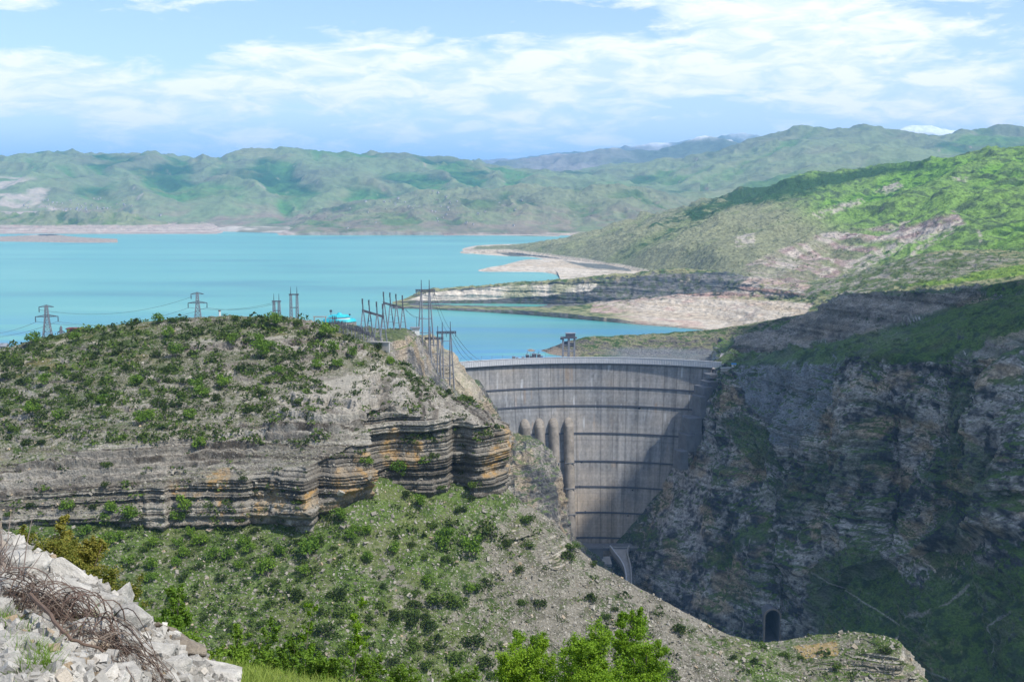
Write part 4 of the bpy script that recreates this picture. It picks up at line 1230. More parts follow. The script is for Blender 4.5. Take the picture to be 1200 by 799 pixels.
# drainage openings: black plugs with the shade of a hole as their colour
for (a, b_) in ((753, 478), (684, 541), (682, 570), (689, 600), (679, 630), (577, 482), (741, 604), (746, 574), (640, 560)):
    x0 = (a - 600) / F_PX * 1400
    th_ = math.asin((x0 - DX) / DR)
    z = -50.0
    for _ in range(6):
        r = float(face_r(z)); y = DYC + r * math.cos(th_); z = world(a, b_, y)[2]
        th_ = math.asin(((a - 600) / F_PX * y * .99 - DX) / r)
    big = a < 700 or a == 753
    p0 = arc_pt(th_, float(face_r(z)) + .5, z); p1 = arc_pt(th_, float(face_r(z)) - .35, z)
    mb = MB(); mb.bar(p0, p1, 2.4 if big else 1.3, n=12); mb.build('drain_opening', M_black, dam)
# stepped thrust blocks on the right abutment
for (a, b_, Y, sx, sy, sz) in ((843, 441, 1385, 30, 16, 5), (838, 452, 1375, 26, 18, 10), (826, 466, 1366, 12, 24, 24), (833, 462, 1374, 10, 24, 22), (821, 478, 1358, 8, 20, 26),
                               (827, 484, 1362, 12, 22, 26), (812, 502, 1352, 16, 20, 24), (806, 520, 1346, 11, 20, 20), (815, 520, 1352, 10, 20, 26), (799, 540, 1338, 10, 18, 22)):
    p = world(a, b_, Y)
    mb = MB(); mb.box((p[0], p[1] + sy / 2, p[2]), (sx, sy, sz), .35); mb.build('thrust_block', M_dconc, dam, bevel=.4)

# spillway and power station at the foot
chute = empty('spillway_chute', world(725, 660, 1320), 'pale curved spillway chute running out from the foot of the dam', 'spillway')
cl = [(715, 643, 1362), (720, 650, 1345), (727, 659, 1322), (732, 669, 1300), (734, 682, 1272), (733, 700, 1235)]
cr = [(737, 643, 1362), (735, 650, 1345), (737, 659, 1322), (739, 669, 1300), (740, 682, 1272), (739, 700, 1235)]
base = Vector(chute.location)
L_ = [Vector(world(*p)) - base for p in cl]; R__ = [Vector(world(*p)) - base for p in cr]
def smooth_pts(pts, n=6):
    out = []
    for i in range(len(pts) - 1):
        p0, p1, p2, p3 = pts[max(i - 1, 0)], pts[i], pts[i + 1], pts[min(i + 2, len(pts) - 1)]
        for k in range(n):
            t = k / n
            out.append(0.5 * ((2 * p1) + (p2 - p0) * t + (2 * p0 - 5 * p1 + 4 * p2 - p3) * t * t + (3 * p1 - p0 - 3 * p2 + p3) * t ** 3))
    out.append(pts[-1])
    return out
L_, R__ = smooth_pts(L_), smooth_pts(R__)
mb = MB(); vs = []; fs = []
for a, b_ in zip(L_, R__):
    vs += [a, b_, b_ - Vector((0, 0, 5)), a - Vector((0, 0, 5))]
for i in range(len(L_) - 1):
    k = i * 4
    for q in range(4): fs.append((k + q, k + 4 + q, k + 4 + (q + 1) % 4, k + (q + 1) % 4))
mb.add(vs, fs); mb.build('floor', M_conc, chute)
for side in (L_, R__):
    mb = MB()
    for i in range(len(side) - 1):
        a, b_ = side[i] + Vector((0, 0, 1.5)), side[i + 1] + Vector((0, 0, 1.5))
        d = (b_ - a); t = Vector((-d.y, d.x, 0)).normalized() * .7
        h = Vector((0, 0, 3.0))
        mb.add([a - t - h, a + t - h, b_ + t - h, b_ - t - h, a - t + h, a + t + h, b_ + t + h, b_ - t + h],
               [(0, 3, 2, 1), (4, 5, 6, 7), (0, 1, 5, 4), (1, 2, 6, 5), (2, 3, 7, 6), (3, 0, 4, 7)])
    mb.build('side_wall', M_rail if side is L_ else M_conc, chute)
p = Vector(world(703, 667, 1315))
ph = empty('power_station', p, 'small flat-roofed concrete power station tucked behind the ridge at the foot of the dam', 'building')
MB().box((0, 14, -12), (26, 26, 34)).build('wall', M_dconc, ph)
MB().box((0, 14, 6), (27, 28, 1.4)).build('roof', M_conc, ph)
mb = MB(); mb.box((-6, 26, 12), (22, 14, 12)); mb.build('upper_storey', M_dconc, ph)
MB().box((-6, 26, 18.6), (23, 15, 1.2)).build('upper_roof', M_dconc, ph)
for k in range(5):
    MB().box((-10 + k * 5, .9, 1.5), (3.4, .5, 2.6)).build('window', M_glass, ph)
MB().box((0, .8, 4), (27, 1, .7)).build('sill_band', M_conc, ph)
p = Vector(world(712, 641, 1366))
ap = empty('base_platform', p, 'long level concrete platform along the very foot of the dam', 'platform')
MB().box((6, 8, -2), (74, 20, 3)).build('deck', M_dconc, ap)
MB().box((6, -2.2, 0.6), (74, .6, 1.6)).build('parapet', M_conc, ap)

# ------------------------------------------------------------------ outlet tunnel in the right wall
h = ray(905, 712, [canyon_o])
hy = [ray(a, b_, [canyon_o]) for a, b_ in ((894, 735), (917, 735), (905, 711), (894, 750), (917, 750))]
TY = sorted(q[0].y for q in hy if q)[len([q for q in hy if q]) // 2]; print('TUNNEL', [round(q[0].y) for q in hy if q])
TR = 9.9 / F_PX * TY
ctr = Vector(world(905, 722, TY))
tn = empty('tunnel_portal', ctr, 'tall arched outlet tunnel mouth in the foot of the right canyon wall', 'tunnel')
H_ = 34.0 / F_PX * TY
prof = lambda r: [(-r, -H_)] + [(-r * math.cos(math.pi * k / 24), r * math.sin(math.pi * k / 24)) for k in range(25)] + [(r, -H_)]
def sweep(r_in, r_out, y0, y1):
    a, b_ = prof(r_in), prof(r_out)
    n_ = len(a); vs = []; fs = []
    for y in (y0, y1):
        vs += [(x, y, z) for x, z in a] + [(x, y, z) for x, z in b_]
    for i in range(n_ - 1):
        fs += [(i, i + 1, n_ + i + 1, n_ + i), (2 * n_ + i, 3 * n_ + i, 3 * n_ + i + 1, 2 * n_ + i + 1), (i, 2 * n_ + i, 2 * n_ + i + 1, i + 1), (n_ + i, n_ + i + 1, 3 * n_ + i + 1, 3 * n_ + i)]
    fs += [(0, n_, 3 * n_, 2 * n_), (n_ - 1, 3 * n_ - 1, 4 * n_ - 1, 2 * n_ - 1)]
    return MB().add(vs, fs)
sweep(TR * .86, TR * 1.05, -1.5, 60).build('lining', M_dconc, tn)
sweep(TR * .9, TR * 1.10, -2.5, -1.5).build('portal_ring', simple_mat('stained_portal_concrete', (.25, .21, .17), .9, .2), tn)
mb = MB(); a = prof(TR * .87); mb.add([(x, 59, z) for x, z in a], [tuple(range(len(a)))]); mb.build('dark_end', M_black, tn)  # black sheet closing the tunnel, standing in for its unlit depth
mb = MB(); mb.box((0, 28, -H_ + .6), (TR * 1.9, 62, 1.2)); mb.build('invert', M_dconc, tn)

# ------------------------------------------------------------------ crest furniture
p = Vector(world(667, 419, 1468))
ig = empty('intake_gantry', (p.x, 1458, ZT - 3.4), 'tall concrete-legged hoist gantry standing on the dam crest', 'hoist gantry')
for dx in (-8, -1, 6):
    for dy in (0, 7):
        MB().box((dx, dy, 12.5), (1.8 if dx != -1 else 2.4, 1.8, 25)).build('leg', M_steel, ig)
MB().box((-1, 3.5, 25.6), (20, 11, 1.4)).build('platform', M_dsteel, ig)
MB().box((-9.5, 3.5, 24.2), (4, 6, 1.4)).build('bracket', M_dsteel, ig)
MB().box((1, 3.5, 28.6), (11.5, 8, 4.4)).build('machine_house', M_dsteel, ig)
MB().box((1, 3.5, 31.1), (12.6, 9, .6)).build('roof', M_slate, ig)
MB().box((-4.5, 3.5, 18), (4.5, 5, 5.5)).build('hoist', M_dsteel, ig)
MB().box((2.8, 3.5, 16.5), (4.5, 5, 4)).build('hoist', M_dsteel, ig)
for z in (9, 17):
    for y in (0, 7): MB().bar((-8, y, z), (6, y, z), .7).build('cross_beam', M_steel, ig)
for i, (px_, w_, h_, kind_) in enumerate(((602, 4, 3.0, 0), (606, 3, 2.0, 0), (613, 3.5, 2.6, 0), (618, 4.2, 5.4, 1), (622, 3, 3.6, 1), (626, 5.5, 6.8, 1), (631.5, 4.2, 6.0, 1), (634, 4.5, 4.0, 2))):
    q = world(px_, 419, 1452)
    e = empty('gate_hoist', (q[0], q[1] + 3, ZT - 3.4), ['low dark hoist box at the left end of the machinery row on the dam crest',
        'small dark hoist box second from the left on the dam crest', 'low grey hoist box in the gap of the machinery row on the dam crest',
        'dark hoist with a thin mast on the dam crest', 'short dark hoist beside the masted one on the dam crest',
        'tallest dark hoist of the machinery row on the dam crest', 'peaked dark hoist next to the blue cabin on the dam crest',
        'blue cabin at the right end of the machinery row on the dam crest'][i], 'hoist', 'machinery on the dam crest')
    MB().box((0, 0, h_ * .45), (w_, 4, h_ * .9)).build('housing', M_blue if kind_ == 2 else M_dsteel, e)
    MB().box((0, 0, h_ * .95), (w_ * 1.15, 4.6, h_ * .1)).build('roof', M_slate, e)
    if kind_ == 1:
        mb = MB(); mb.bar((0, 0, h_), (0, 0, h_ + 4), .4); mb.bar((-w_ * .4, 0, h_), (0, 0, h_ + 2), .35); mb.build('mast', M_dsteel, e)
ORD = ['first', 'second', 'third', 'fourth', 'fifth', 'sixth', 'seventh', 'eighth', 'ninth', 'tenth', 'eleventh', 'twelfth', 'thirteenth', 'fourteenth', 'fifteenth', 'sixteenth', 'seventeenth',
       'eighteenth', 'nineteenth', 'twentieth', 'twenty-first', 'twenty-second', 'twenty-third', 'twenty-fourth', 'twenty-fifth', 'twenty-sixth']
for i in range(26):
    t = -.56 + 1.1 * i / 25
    p = arc_pt(t, DR + 9.5, ZT - 3.4)
    if i == 0:
        lp = empty('lamp_post', p, 'first thin grey lamp post from the left on the dam crest road', 'lamp post', 'lamp posts along the dam crest')
        MB().bar((0, 0, 0), (0, 0, 6.5), .22).build('pole', M_steel, lp)
        MB().bar((0, 0, 6.5), (0, -1.6, 6.9), .18).build('arm', M_steel, lp)
        MB().box((0, -1.9, 6.85), (.5, .9, .22)).build('lamp_head', M_dsteel, lp)
    else:
        copy_thing(lp, p, -t, None, ORD[i] + ' thin grey lamp post from the left on the dam crest road')

# kiosk and road at the right end of the crest
bl = [(834, 432), (841, 426), (843, 420), (844.5, 415), (846, 410.5)]
br = [(862, 433), (860, 426), (857.5, 420), (855.5, 415), (853, 410.5)]
Yr_ = [1398, 1412, 1432, 1455, 1478]
L_ = smooth_pts([Vector(world(a, b_, y)) for (a, b_), y in zip(bl, Yr_)]); R__ = smooth_pts([Vector(world(a, b_, y)) for (a, b_), y in zip(br, Yr_)])
vs = []; fs = []
for a, b_ in zip(L_, R__):
    vs += [a - Vector((3, 0, 14)), a, b_, b_ + Vector((3, 0, -14))]
for i in range(len(L_) - 1):
    for q in range(3): fs.append((i * 4 + q, i * 4 + q + 1, i * 4 + q + 5, i * 4 + q + 4))
mb = MB(); mb.add(vs, fs)
ro = mb.build('road', simple_mat('pale_dusty_asphalt', (.34, .31, .30), .9, .1), None); ro['kind'] = 'structure'
q = ray(860, 430, [canyon_o]); q = q[0] if q else Vector(world(860, 430, 1420))
ki = empty('checkpoint_kiosk', (q.x, q.y, q.z), 'small kiosk with a bright blue roof at the right end of the dam crest', 'kiosk')
MB().box((0, 0, 1.6), (4.5, 3.5, 3.2)).build('wall', M_white, ki)
MB().box((0, 0, 3.6), (5.5, 4.6, .9)).build('roof', M_blue, ki)
MB().box((0, -1.78, 1.9), (1.6, .1, 1.2)).build('window', M_glass, ki)
q = ray(853, 433, [canyon_o, ob]); q = q[0] if q else Vector(world(853, 433, 1400))
rt = empty('retaining_wall', (q.x, q.y, q.z), 'low white-topped retaining wall by the right end of the dam crest', 'wall')
MB().box((0, 0, 0), (17, 2, 4), .25).build('wall', M_conc, rt); MB().box((0, -.1, 2.3), (18, 2.6, .7), .25).build('coping', M_rail, rt)


# ------------------------------------------------------------------ pylons and gantries on the left rim
def up(v, h): return Vector((v[0], v[1], v[2] + h))


def lattice(mb, H, wb, wt, n, bw=.28, z0=0.0, waist=None):
    """four tapering legs with crossed bracing"""
    def half(z):
        t = (z - z0) / (H - z0)
        if waist:
            tz, ww = waist
            return (wb + (ww - wb) * t / tz) / 2 if t < tz else (ww + (wt - ww) * (t - tz) / (1 - tz)) / 2
        return (wb + (wt - wb) * t) / 2
    zs = [z0 + (H - z0) * (1 - (1 - i / n) ** 1.25) for i in range(n + 1)]
    for i in range(n):
        a, b_ = half(zs[i]), half(zs[i + 1])
        for k, (sx, sy) in enumerate(((-1, -1), (1, -1), (1, 1), (-1, 1))):
            tx, ty = ((1, -1), (1, 1), (-1, 1), (-1, -1))[k]
            mb.bar((sx * a, sy * a, zs[i]), (sx * b_, sy * b_, zs[i + 1]), bw * 1.35)
            mb.bar((sx * a, sy * a, zs[i]), (tx * b_, ty * b_, zs[i + 1]), bw * .7)
            mb.bar((tx * a, ty * a, zs[i]), (sx * b_, sy * b_, zs[i + 1]), bw * .7)
            mb.bar((sx * b_, sy * b_, zs[i + 1]), (tx * b_, ty * b_, zs[i + 1]), bw * .7)


def crossarm(mb, z, l, wd, bw=.3, droop=0.0):
    for s in (-1, 1):
        tip = (s * l, 0, z - droop)
        for y in (-wd / 2, wd / 2):
            mb.bar((0, y, z), tip, bw); mb.bar((0, y, z + 1.3), tip, bw)
        for k in range(1, 5):
            x = s * l * k / 5; q = 1 - k / 5
            mb.bar((x, -wd / 2 * q, z), (x, wd / 2 * q, z), bw * .6)
            mb.bar((x, -wd / 2 * q, z), (x - s * l / 5, wd / 2 * (q + .2), z), bw * .6)


HILLS = [hill_o, shoulder]


def stand(px, py, Y):
    p = world(px, py, Y)
    q = drop(p[0], p[1], HILLS)
    return Vector((p[0], p[1], q.z if q and q.z < p[2] + 8 else p[2]))


def pylon(px, ybase, ytop, Y, wb, yarm, arm_l, top_l, label, rz=0.2):
    b_ = stand(px, ybase, Y)
    H = world(px, ytop, Y)[2] - b_.z
    za = world(px, yarm, Y)[2] - b_.z
    t = empty('lattice_pylon', b_, label, 'pylon', 'steel power pylons on the left hilltop', rz)
    mb = MB(); lattice(mb, H, wb, wb * .22, 9, .34, waist=(.62, wb * .42)); mb.build('tower_body', M_steel, t)
    mb = MB(); crossarm(mb, za, arm_l, wb * .42, .38); mb.build('crossarm', M_dsteel, t)
    mb = MB(); crossarm(mb, H - 1.0, top_l, wb * .22, .34); mb.build('crossarm', M_dsteel, t)
    for x in (-arm_l * .97, arm_l * .97, -top_l * .95):
        z = za if abs(x) > top_l else H - 1
        mb = MB(); mb.bar((x, 0, z), (x, 0, z - 3.6), .3, n=6)
        for k in range(6): mb.bar((x, 0, z - .6 - k * .5), (x, 0, z - .75 - k * .5), .75, n=8)
        mb.build('insulator', M_dsteel, t)
    mb = MB()
    for sx in (-1, 1):
        for sy in (-1, 1): mb.box((sx * wb / 2, sy * wb / 2, -.6), (1.2, 1.2, 2.4))
    mb.build('footing', M_conc, t)
    return t, b_, H, za


t1 = pylon(56, 397, 358, 820, 6.6, 371, 7.6, 5.0, 'lattice pylon with a wide crossarm at the far left of the hilltop')
t2 = pylon(232, 371, 343, 860, 5.4, 355, 6.8, 4.6, 'lattice pylon standing alone on the middle of the hill crest')
t1b = pylon(72, 395, 382.5, 840, 3.0, 389, 2.4, .8, 'little lattice mast just right of the leftmost pylon')


def twin_mast(px, ybase, ytop, Y, sep, wb, ytopbar, label, spikes=True):
    b_ = stand(px, ybase, Y)
    H = world(px, ytopbar, Y)[2] - b_.z; HT = world(px, ytop, Y)[2] - b_.z
    t = empty('twin_mast', b_, label, 'pylon', 'twin lattice masts on the left hilltop', .1)
    for s in (-1, 1):
        mb = MB(); m2 = MB(); lattice(m2, H, wb, wb * .55, 9, .30)
        m2.v = [(x + s * sep / 2, y, z) for x, y, z in m2.v]
        m2.build('mast', M_steel, t)
        mb.bar((s * sep / 2, 0, H), (s * sep / 2, 0, HT), .5, .18, 6); mb.build('spike', M_dsteel, t)
    mb = MB(); mb.box((0, 0, H), (sep + wb * 1.3, 1.6, .8)); mb.box((0, 0, H * .55), (sep + wb * .4, .5, .5)); mb.build('crossbar', M_dsteel, t)
    return t, b_, H


t3 = twin_mast(324.5, 376, 344, 850, 3.6, 2.2, 353, 'short twin-spiked lattice mast left of the taller twin mast')
t4 = twin_mast(345, 377, 336, 850, 4.4, 2.0, 345, 'tall twin lattice mast with two spikes and a top bar on the hill crest')
b_ = stand(257.5, 372, 700)
wp = empty('marker_post', b_, 'stout white marker post on the hill crest right of the lone pylon', 'post')
MB().bar((0, 0, -1), (0, 0, 4.6), .9, .8, 10).build('post', M_white, wp); MB().bar((0, 0, 4.6), (0, 0, 5.1), 1.15, 1.15, 10).build('cap', M_redroof, wp)


def gantry(pts, ytops, yspk, ybases, label, Y):
    """a row of A-frame columns under one thick beam; pts = photo columns"""
    bs = [stand(a, yb, y) for a, yb, y in zip(pts, ybases, Y)]
    o = bs[0]
    t = empty('switchyard_gantry', o, label, 'gantry', 'steel gantries on the left rim')
    tops = []
    for a, yt_, ys_, b0, y in zip(pts, ytops, yspk, bs, Y):
        top = Vector((b0.x, b0.y, world(a, yt_, y)[2])) - o
        tops.append(top)
        bb = b0 - o
        wd = (top.z - bb.z) * .10 + .6
        mb = MB()
        for s in (-1, 1):
            mb.bar(bb + Vector((s * wd, s * wd * .8, -1)), top + Vector((s * .3, 0, 0)), .85, .68, 6)
        for k in (.3, .6):
            mb.bar(bb.lerp(top, k) - Vector((wd * (1 - k), 0, 0)), bb.lerp(top, k) + Vector((wd * (1 - k), 0, 0)), .35)
        mb.build('column', M_steel, t)
        mb = MB(); zs_ = world(a, ys_, y)[2] - o.z
        mb.bar(top, (top.x - .4, top.y, zs_), .8, .6, 6); mb.bar((top.x - .4, top.y, zs_), (top.x - .42, top.y, zs_ - 4), .95, .8, 6); mb.build('spike', M_dsteel, t)
    mb = MB(); d = (tops[-1] - tops[0]).normalized()
    a, b2 = tops[0] - d * 1.2, tops[-1] + d * 1.2
    for off in ((0, .8, .6), (0, -.8, .6), (0, .8, -.6), (0, -.8, -.6)):
        mb.bar(a + Vector(off), b2 + Vector(off), .5)
    L = (b2 - a).length; n_ = int(L / 1.5)
    for k in range(n_):
        p0, p1 = a.lerp(b2, k / n_), a.lerp(b2, (k + 1) / n_)
        for y in (-.8, .8):
            mb.bar(p0 + Vector((0, y, -.6)), p1 + Vector((0, y, .6)), .3); mb.bar(p0 + Vector((0, y, .6)), p1 + Vector((0, y, -.6)), .3)
    mb.build('beam', M_dsteel, t)
    return t, [o + q for q in tops]


gA = gantry([426, 433.5, 442.5, 449.5], [364, 366, 369, 371], [350, 351.5, 353.5, 356], [399, 396, 404, 402], 'left gantry of four columns under a thick sloping beam above the switchyard', [900, 915, 905, 925])
gB = gantry([450.5, 458, 465, 472.5], [355, 357, 359, 361], [342, 343, 344.5, 346], [390, 389, 390, 391], 'right gantry of four columns on the crest above the cut rock', [985, 990, 990, 1000])


def portal_tower(px, ybase, ytop, yspk, Y, half_top, half_base, rungs, label, depth=5.0, bar_over=3.0):
    b_ = Vector(world(px, ybase, Y))
    H = world(px, ytop, Y)[2] - b_.z; HS = world(px, yspk, Y)[2] - b_.z
    t = empty('portal_pylon', b_, label, 'pylon', 'twin-legged portal pylons above the dam', .12)
    for s in (-1, 1):
        mb = MB()
        for q in (-1, 1):
            for y in (-1, 1):
                mb.bar((s * half_base * .72 + q * half_base * .30, y * depth / 2, 0), (s * half_top * .62 + q * .35, y * .5, H), .95, .7, 6)
        for k in rungs:
            z = H * k
            c = s * (half_base * .72 * (1 - k) + half_top * .62 * k); w = half_base * .30 * (1 - k) + .35 * k; dd = depth / 2 * (1 - k) + .5 * k
            mb.bar((c - w, -dd, z), (c + w, -dd, z), .45); mb.bar((c - w, dd, z), (c + w, dd, z), .45)
            mb.bar((c - w, -dd, z), (c - w, dd, z), .4); mb.bar((c + w, -dd, z), (c + w, dd, z), .4)
        mb.build('leg', M_steel, t)
        MB().bar((s * half_top * .62, 0, H), (s * half_top * .62, 0, HS), .72, .45, 6).build('spike', M_dsteel, t)
    mb = MB()
    for k in rungs:
        z = H * k; c = (half_base * .72 * (1 - k) + half_top * .62 * k); dd = depth / 2 * (1 - k) + .5 * k
        mb.bar((-c, -dd, z), (c, -dd, z), .6)
    mb.build('tie_beam', M_steel, t)
    mb = MB(); Lb = half_top + bar_over
    for y in (-.9, .9):
        for z in (-.8, .8): mb.bar((-Lb, y, H + z), (Lb, y, H + z), .55)
    n_ = int(2 * Lb / 1.4)
    for k in range(n_):
        x0, x1 = -Lb + 2 * Lb * k / n_, -Lb + 2 * Lb * (k + 1) / n_
        for y in (-.9, .9): mb.bar((x0, y, H - .8), (x1, y, H + .8), .35); mb.bar((x0, y, H + .8), (x1, y, H - .8), .35)
    mb.build('crossbeam', M_dsteel, t)
    for x in (-Lb + .6, 0, Lb - .6):
        mb = MB(); mb.bar((x, 0, H - .9), (x, 0, H - 4.2), .4, n=6); mb.build('insulator', M_dsteel, t)
    return b_, H


portal_tower(499, 406, 340.5, 328, 1045, 5.6, 6.9, (.25, .5, .68, .82), 'tallest twin-legged portal pylon standing at the brink above the dam')
portal_tower(509, 448, 396.5, 382, 1050, 5.4, 6.2, (.2, .42, .65, .85), 'lower left portal pylon against the pale cut rock face')
portal_tower(523.5, 456, 389.5, 377, 1085, 6.0, 6.8, (.2, .42, .65, .85), 'lower right portal pylon nearest the left end of the dam')

# switchyard apparatus in front of the gantries
sw = None
k = 0
rs = random.Random(5)
for row_i, (xa, ya, xb, yb, n_) in enumerate(((388, 386.5, 444, 402.5, 17), (392, 383, 436, 392, 12), (398, 390, 440, 404, 10))):
    for i in range(n_):
        t = i / (n_ - 1)
        a, b_ = xa + (xb - xa) * t, ya + (yb - ya) * t
        q = ray(a, b_, [shoulder, hill_o])
        if not q: continue
        if sw is None:
            sw = empty('switch_post', q[0], 'first switchgear post from the left in the middle row of the switchyard', 'switchgear', 'switchgear posts in the hilltop switchyard')
            MB().bar((0, 0, -1), (0, 0, 3.4), .35, .28, 6).build('post', M_steel, sw)
            mb = MB(); mb.bar((-.9, 0, 3.4), (.9, 0, 3.4), .3)
            for x in (-.8, 0, .8): mb.bar((x, 0, 3.4), (x, 0, 5.0), .42, .3, 6)
            mb.build('insulator_head', M_dsteel, sw)
        else:
            copy_thing(sw, q[0], rs.uniform(-.3, .3), rs.uniform(.8, 1.15), ORD[i] + ' switchgear post from the left in the ' + ('middle', 'back', 'front')[row_i] + ' row of the switchyard')
q = ray(437, 405, [shoulder, hill_o])[0]
rw = empty('retaining_wall', q + Vector((0, 2, -1)), 'long grey retaining wall below the switchyard', 'wall')
MB().box((0, 0, 0), (17, 1.2, 5.0), -.25).build('wall', M_conc, rw); MB().box((0, -.1, 2.7), (17.4, 1.8, .4), -.25).build('coping', M_conc, rw)
q = ray(447.5, 405, [shoulder, hill_o])[0]
pl = empty('concrete_pillar', q + Vector((0, 1, -3)), 'pale square concrete pillar at the end of the switchyard wall', 'pillar')
MB().box((0, 0, 3), (1.2, 1.2, 10)).build('shaft', M_beige, pl); MB().box((0, 0, 8.2), (1.6, 1.6, .4)).build('cap', M_beige, pl)

# turquoise roofed building
b0 = Vector(world(398, 385.5, 985))
tb = empty('round_building', b0, 'round beige building with a stepped turquoise roof on the left hilltop', 'building', None, 0)
def drum(rx, ry, z0, z1, n=40, top_scale=1.0):
    vs = []
    for z, s in ((z0, 1.0), (z1, top_scale)):
        vs += [(math.cos(2 * math.pi * k / n) * rx * s, math.sin(2 * math.pi * k / n) * ry * s, z) for k in range(n)]
    return MB().add(vs, [(k, (k + 1) % n, n + (k + 1) % n, n + k) for k in range(n)] + [tuple(range(n - 1, -1, -1)), tuple(range(n, 2 * n))])
drum(13.4, 9, -4, 6.6).build('wall', M_beige, tb)
mb = MB()
for k in range(22):
    a = math.pi + math.pi * k / 21
    mb.box((math.cos(a) * 13.7, math.sin(a) * 9.3, 3.2), (.6, .6, 7.4), a)
mb.build('pilasters', M_conc, tb)
for k in range(10):
    a = math.pi + math.pi * (k + .5) / 10
    MB().box((math.cos(a) * 13.5, math.sin(a) * 9.1, 3.6), (.3, 1.3, 2.2), a).build('window', M_glass, tb)
drum(14.2, 9.8, 6.6, 8.6, top_scale=.9).build('roof', M_teal, tb)
drum(9.0, 6.5, 8.5, 10.6, top_scale=.95).build('upper_storey', M_white, tb)
drum(9.8, 7.2, 10.6, 11.9, top_scale=.7).build('upper_roof', M_teal, tb)
drum(2.6, 2.2, 11.8, 13.6, top_scale=.5).build('roof_lantern', M_teal, tb)
mb = MB(); mb.bar((-7, 0, 10), (-7, 0, 15.5), .5, n=6); mb.box((-7, 0, 15), (2.0, 1, 1.8)); mb.build('siren_mast', M_dsteel, tb)
mb = MB(); mb.bar((8.6, 0, 8), (8.6, 0, 12.6), .4, n=6); mb.box((8.6, 0, 12), (1.4, 1, 1.2)); mb.build('siren_mast', M_dsteel, tb)
b0 = stand(375, 379, 930)
pf = empty('cable_portal', b0, 'plain goalpost-shaped frame left of the turquoise-roofed building', 'cable frame')
for x in (-4.4, 4.4): MB().bar((x, 0, -2), (x, 0, 8.2), .8, .7, 6).build('post', M_conc, pf)
mb = MB(); mb.box((0, 0, 8.6), (10.4, .8, .9)); mb.build('beam', M_conc, pf)
b0 = Vector(world(487, 391, 1030))
hu = empty('hut', b0, 'small white hut with a dark flat roof beside the tallest portal pylon', 'hut')
MB().box((0, 0, 1.6), (6.4, 5, 6)).build('wall', M_white, hu); MB().box((-.3, 0, 5.1), (8.6, 6.4, 1.2)).build('roof', M_slate, hu)
MB().bar((1, 0, 5.6), (1, 0, 14.5), .35, .25, 6).build('mast', M_dsteel, hu)
MB().box((-1.2, -2.55, 1.4), (1.2, .1, 1.4)).build('window', M_glass, hu)
b0 = stand(89, 402, 760)
sh = empty('shed', b0, 'low dark red shed with a flat roof on the left hilltop', 'shed')
MB().box((0, 0, 1.0), (9, 6, 4)).build('wall', simple_mat('dull_brick', (.14, .09, .09), .9, .5), sh); MB().box((0, 0, 3.3), (10, 7, .6)).build('roof', M_redroof, sh)
MB().box((-2, -3.05, 1.2), (1.2, .1, 1.1)).build('window', M_glass, sh); MB().box((1.8, -3.05, .8), (1.0, .1, 2)).build('door', M_dsteel, sh)
b0 = stand(4, 411, 760)
sh = empty('cottage', b0, 'small grey cottage with a pitched roof at the left edge of the hilltop', 'house')
MB().box((0, 0, 1.2), (5.5, 5, 3.6)).build('wall', M_beige, sh)
MB().add([(-3.1, -2.9, 3), (3.1, -2.9, 3), (3.1, 2.9, 3), (-3.1, 2.9, 3), (-3.1, 0, 4.8), (3.1, 0, 4.8)], [(0, 1, 5, 4), (2, 3, 4, 5), (1, 2, 5), (3, 0, 4), (3, 2, 1, 0)]).build('roof', M_slate, sh)
MB().box((0, -2.55, 1.4), (1.1, .1, 1.1)).build('window', M_glass, sh)


def wire(a, b_, sag, label, r=.09, grp='power lines'):
    a, b_ = Vector(a), Vector(b_)
    pts = []
    for k in range(25):
        t = k / 24
        p = a.lerp(b_, t); p.z -= sag * 4 * t * (1 - t)
        pts.append(p - a)
    o = MB().path(pts, r * 2, n=4).build('power_line', M_dsteel, None)
    o.location = a
    tag(o, label, 'power line', grp)


W_ = lambda px, py, Y: world(px, py, Y)
for i, (dy, s_) in enumerate(((0, -7), (0, 7))):
    nm = ('left', 'right')[i]
    wire(t1[1] + Vector((s_, 0, t1[3] - 3.4)), t2[1] + Vector((s_ * .9, 0, t2[3] - 3.4)), 7, nm + ' lower power line sagging between the leftmost pylon and the lone crest pylon', grp='power lines between the two crossarm pylons')
    wire(t1[1] + Vector((s_, 0, t1[3] - 3.4)), W_(-60, 392 + i * 5, 700), 4, ('upper', 'lower')[i] + ' power line running from the leftmost pylon out of the left edge', grp='power lines leaving at the left')
wire(t1[1] + Vector((-4.6, 0, t1[2] - 3)), t2[1] + Vector((-4, 0, t2[2] - 3)), 7, 'upper power line strung between the tops of the two crossarm pylons')
for s_ in (-6, 6):
    wire(t2[1] + Vector((s_, 0, t2[3] - 3.4)), t3[1] + Vector((s_ * .3, 0, t3[2] - 1)), 3, ('left' if s_ < 0 else 'right') + ' power line from the lone crest pylon to the short twin mast', grp='power lines to the short twin mast')
for s_ in (-1, 1):
    wire(W_(475, 362 + s_, 1000), W_(494 + 4 * s_, 372, 1045), 2.5, ('upper' if s_ < 0 else 'lower') + ' short power line from the right gantry to the tallest portal pylon', grp='power lines from the right gantry')
    wire(W_(508 + s_, 342, 1045), W_(528 + 3 * s_, 390, 1085), 5, ('left' if s_ < 0 else 'right') + ' power line dropping from the tallest portal pylon to the lower right one', grp='power lines between portal pylons')
for k in range(3):
    wire(W_(527 + 3 * k, 391, 1085), W_(552 + 9 * k, 424, 1400), 6, ('left', 'middle', 'right')[k] + ' power line slanting from the lower right portal pylon down to the dam crest', .12, 'power lines down to the dam crest')

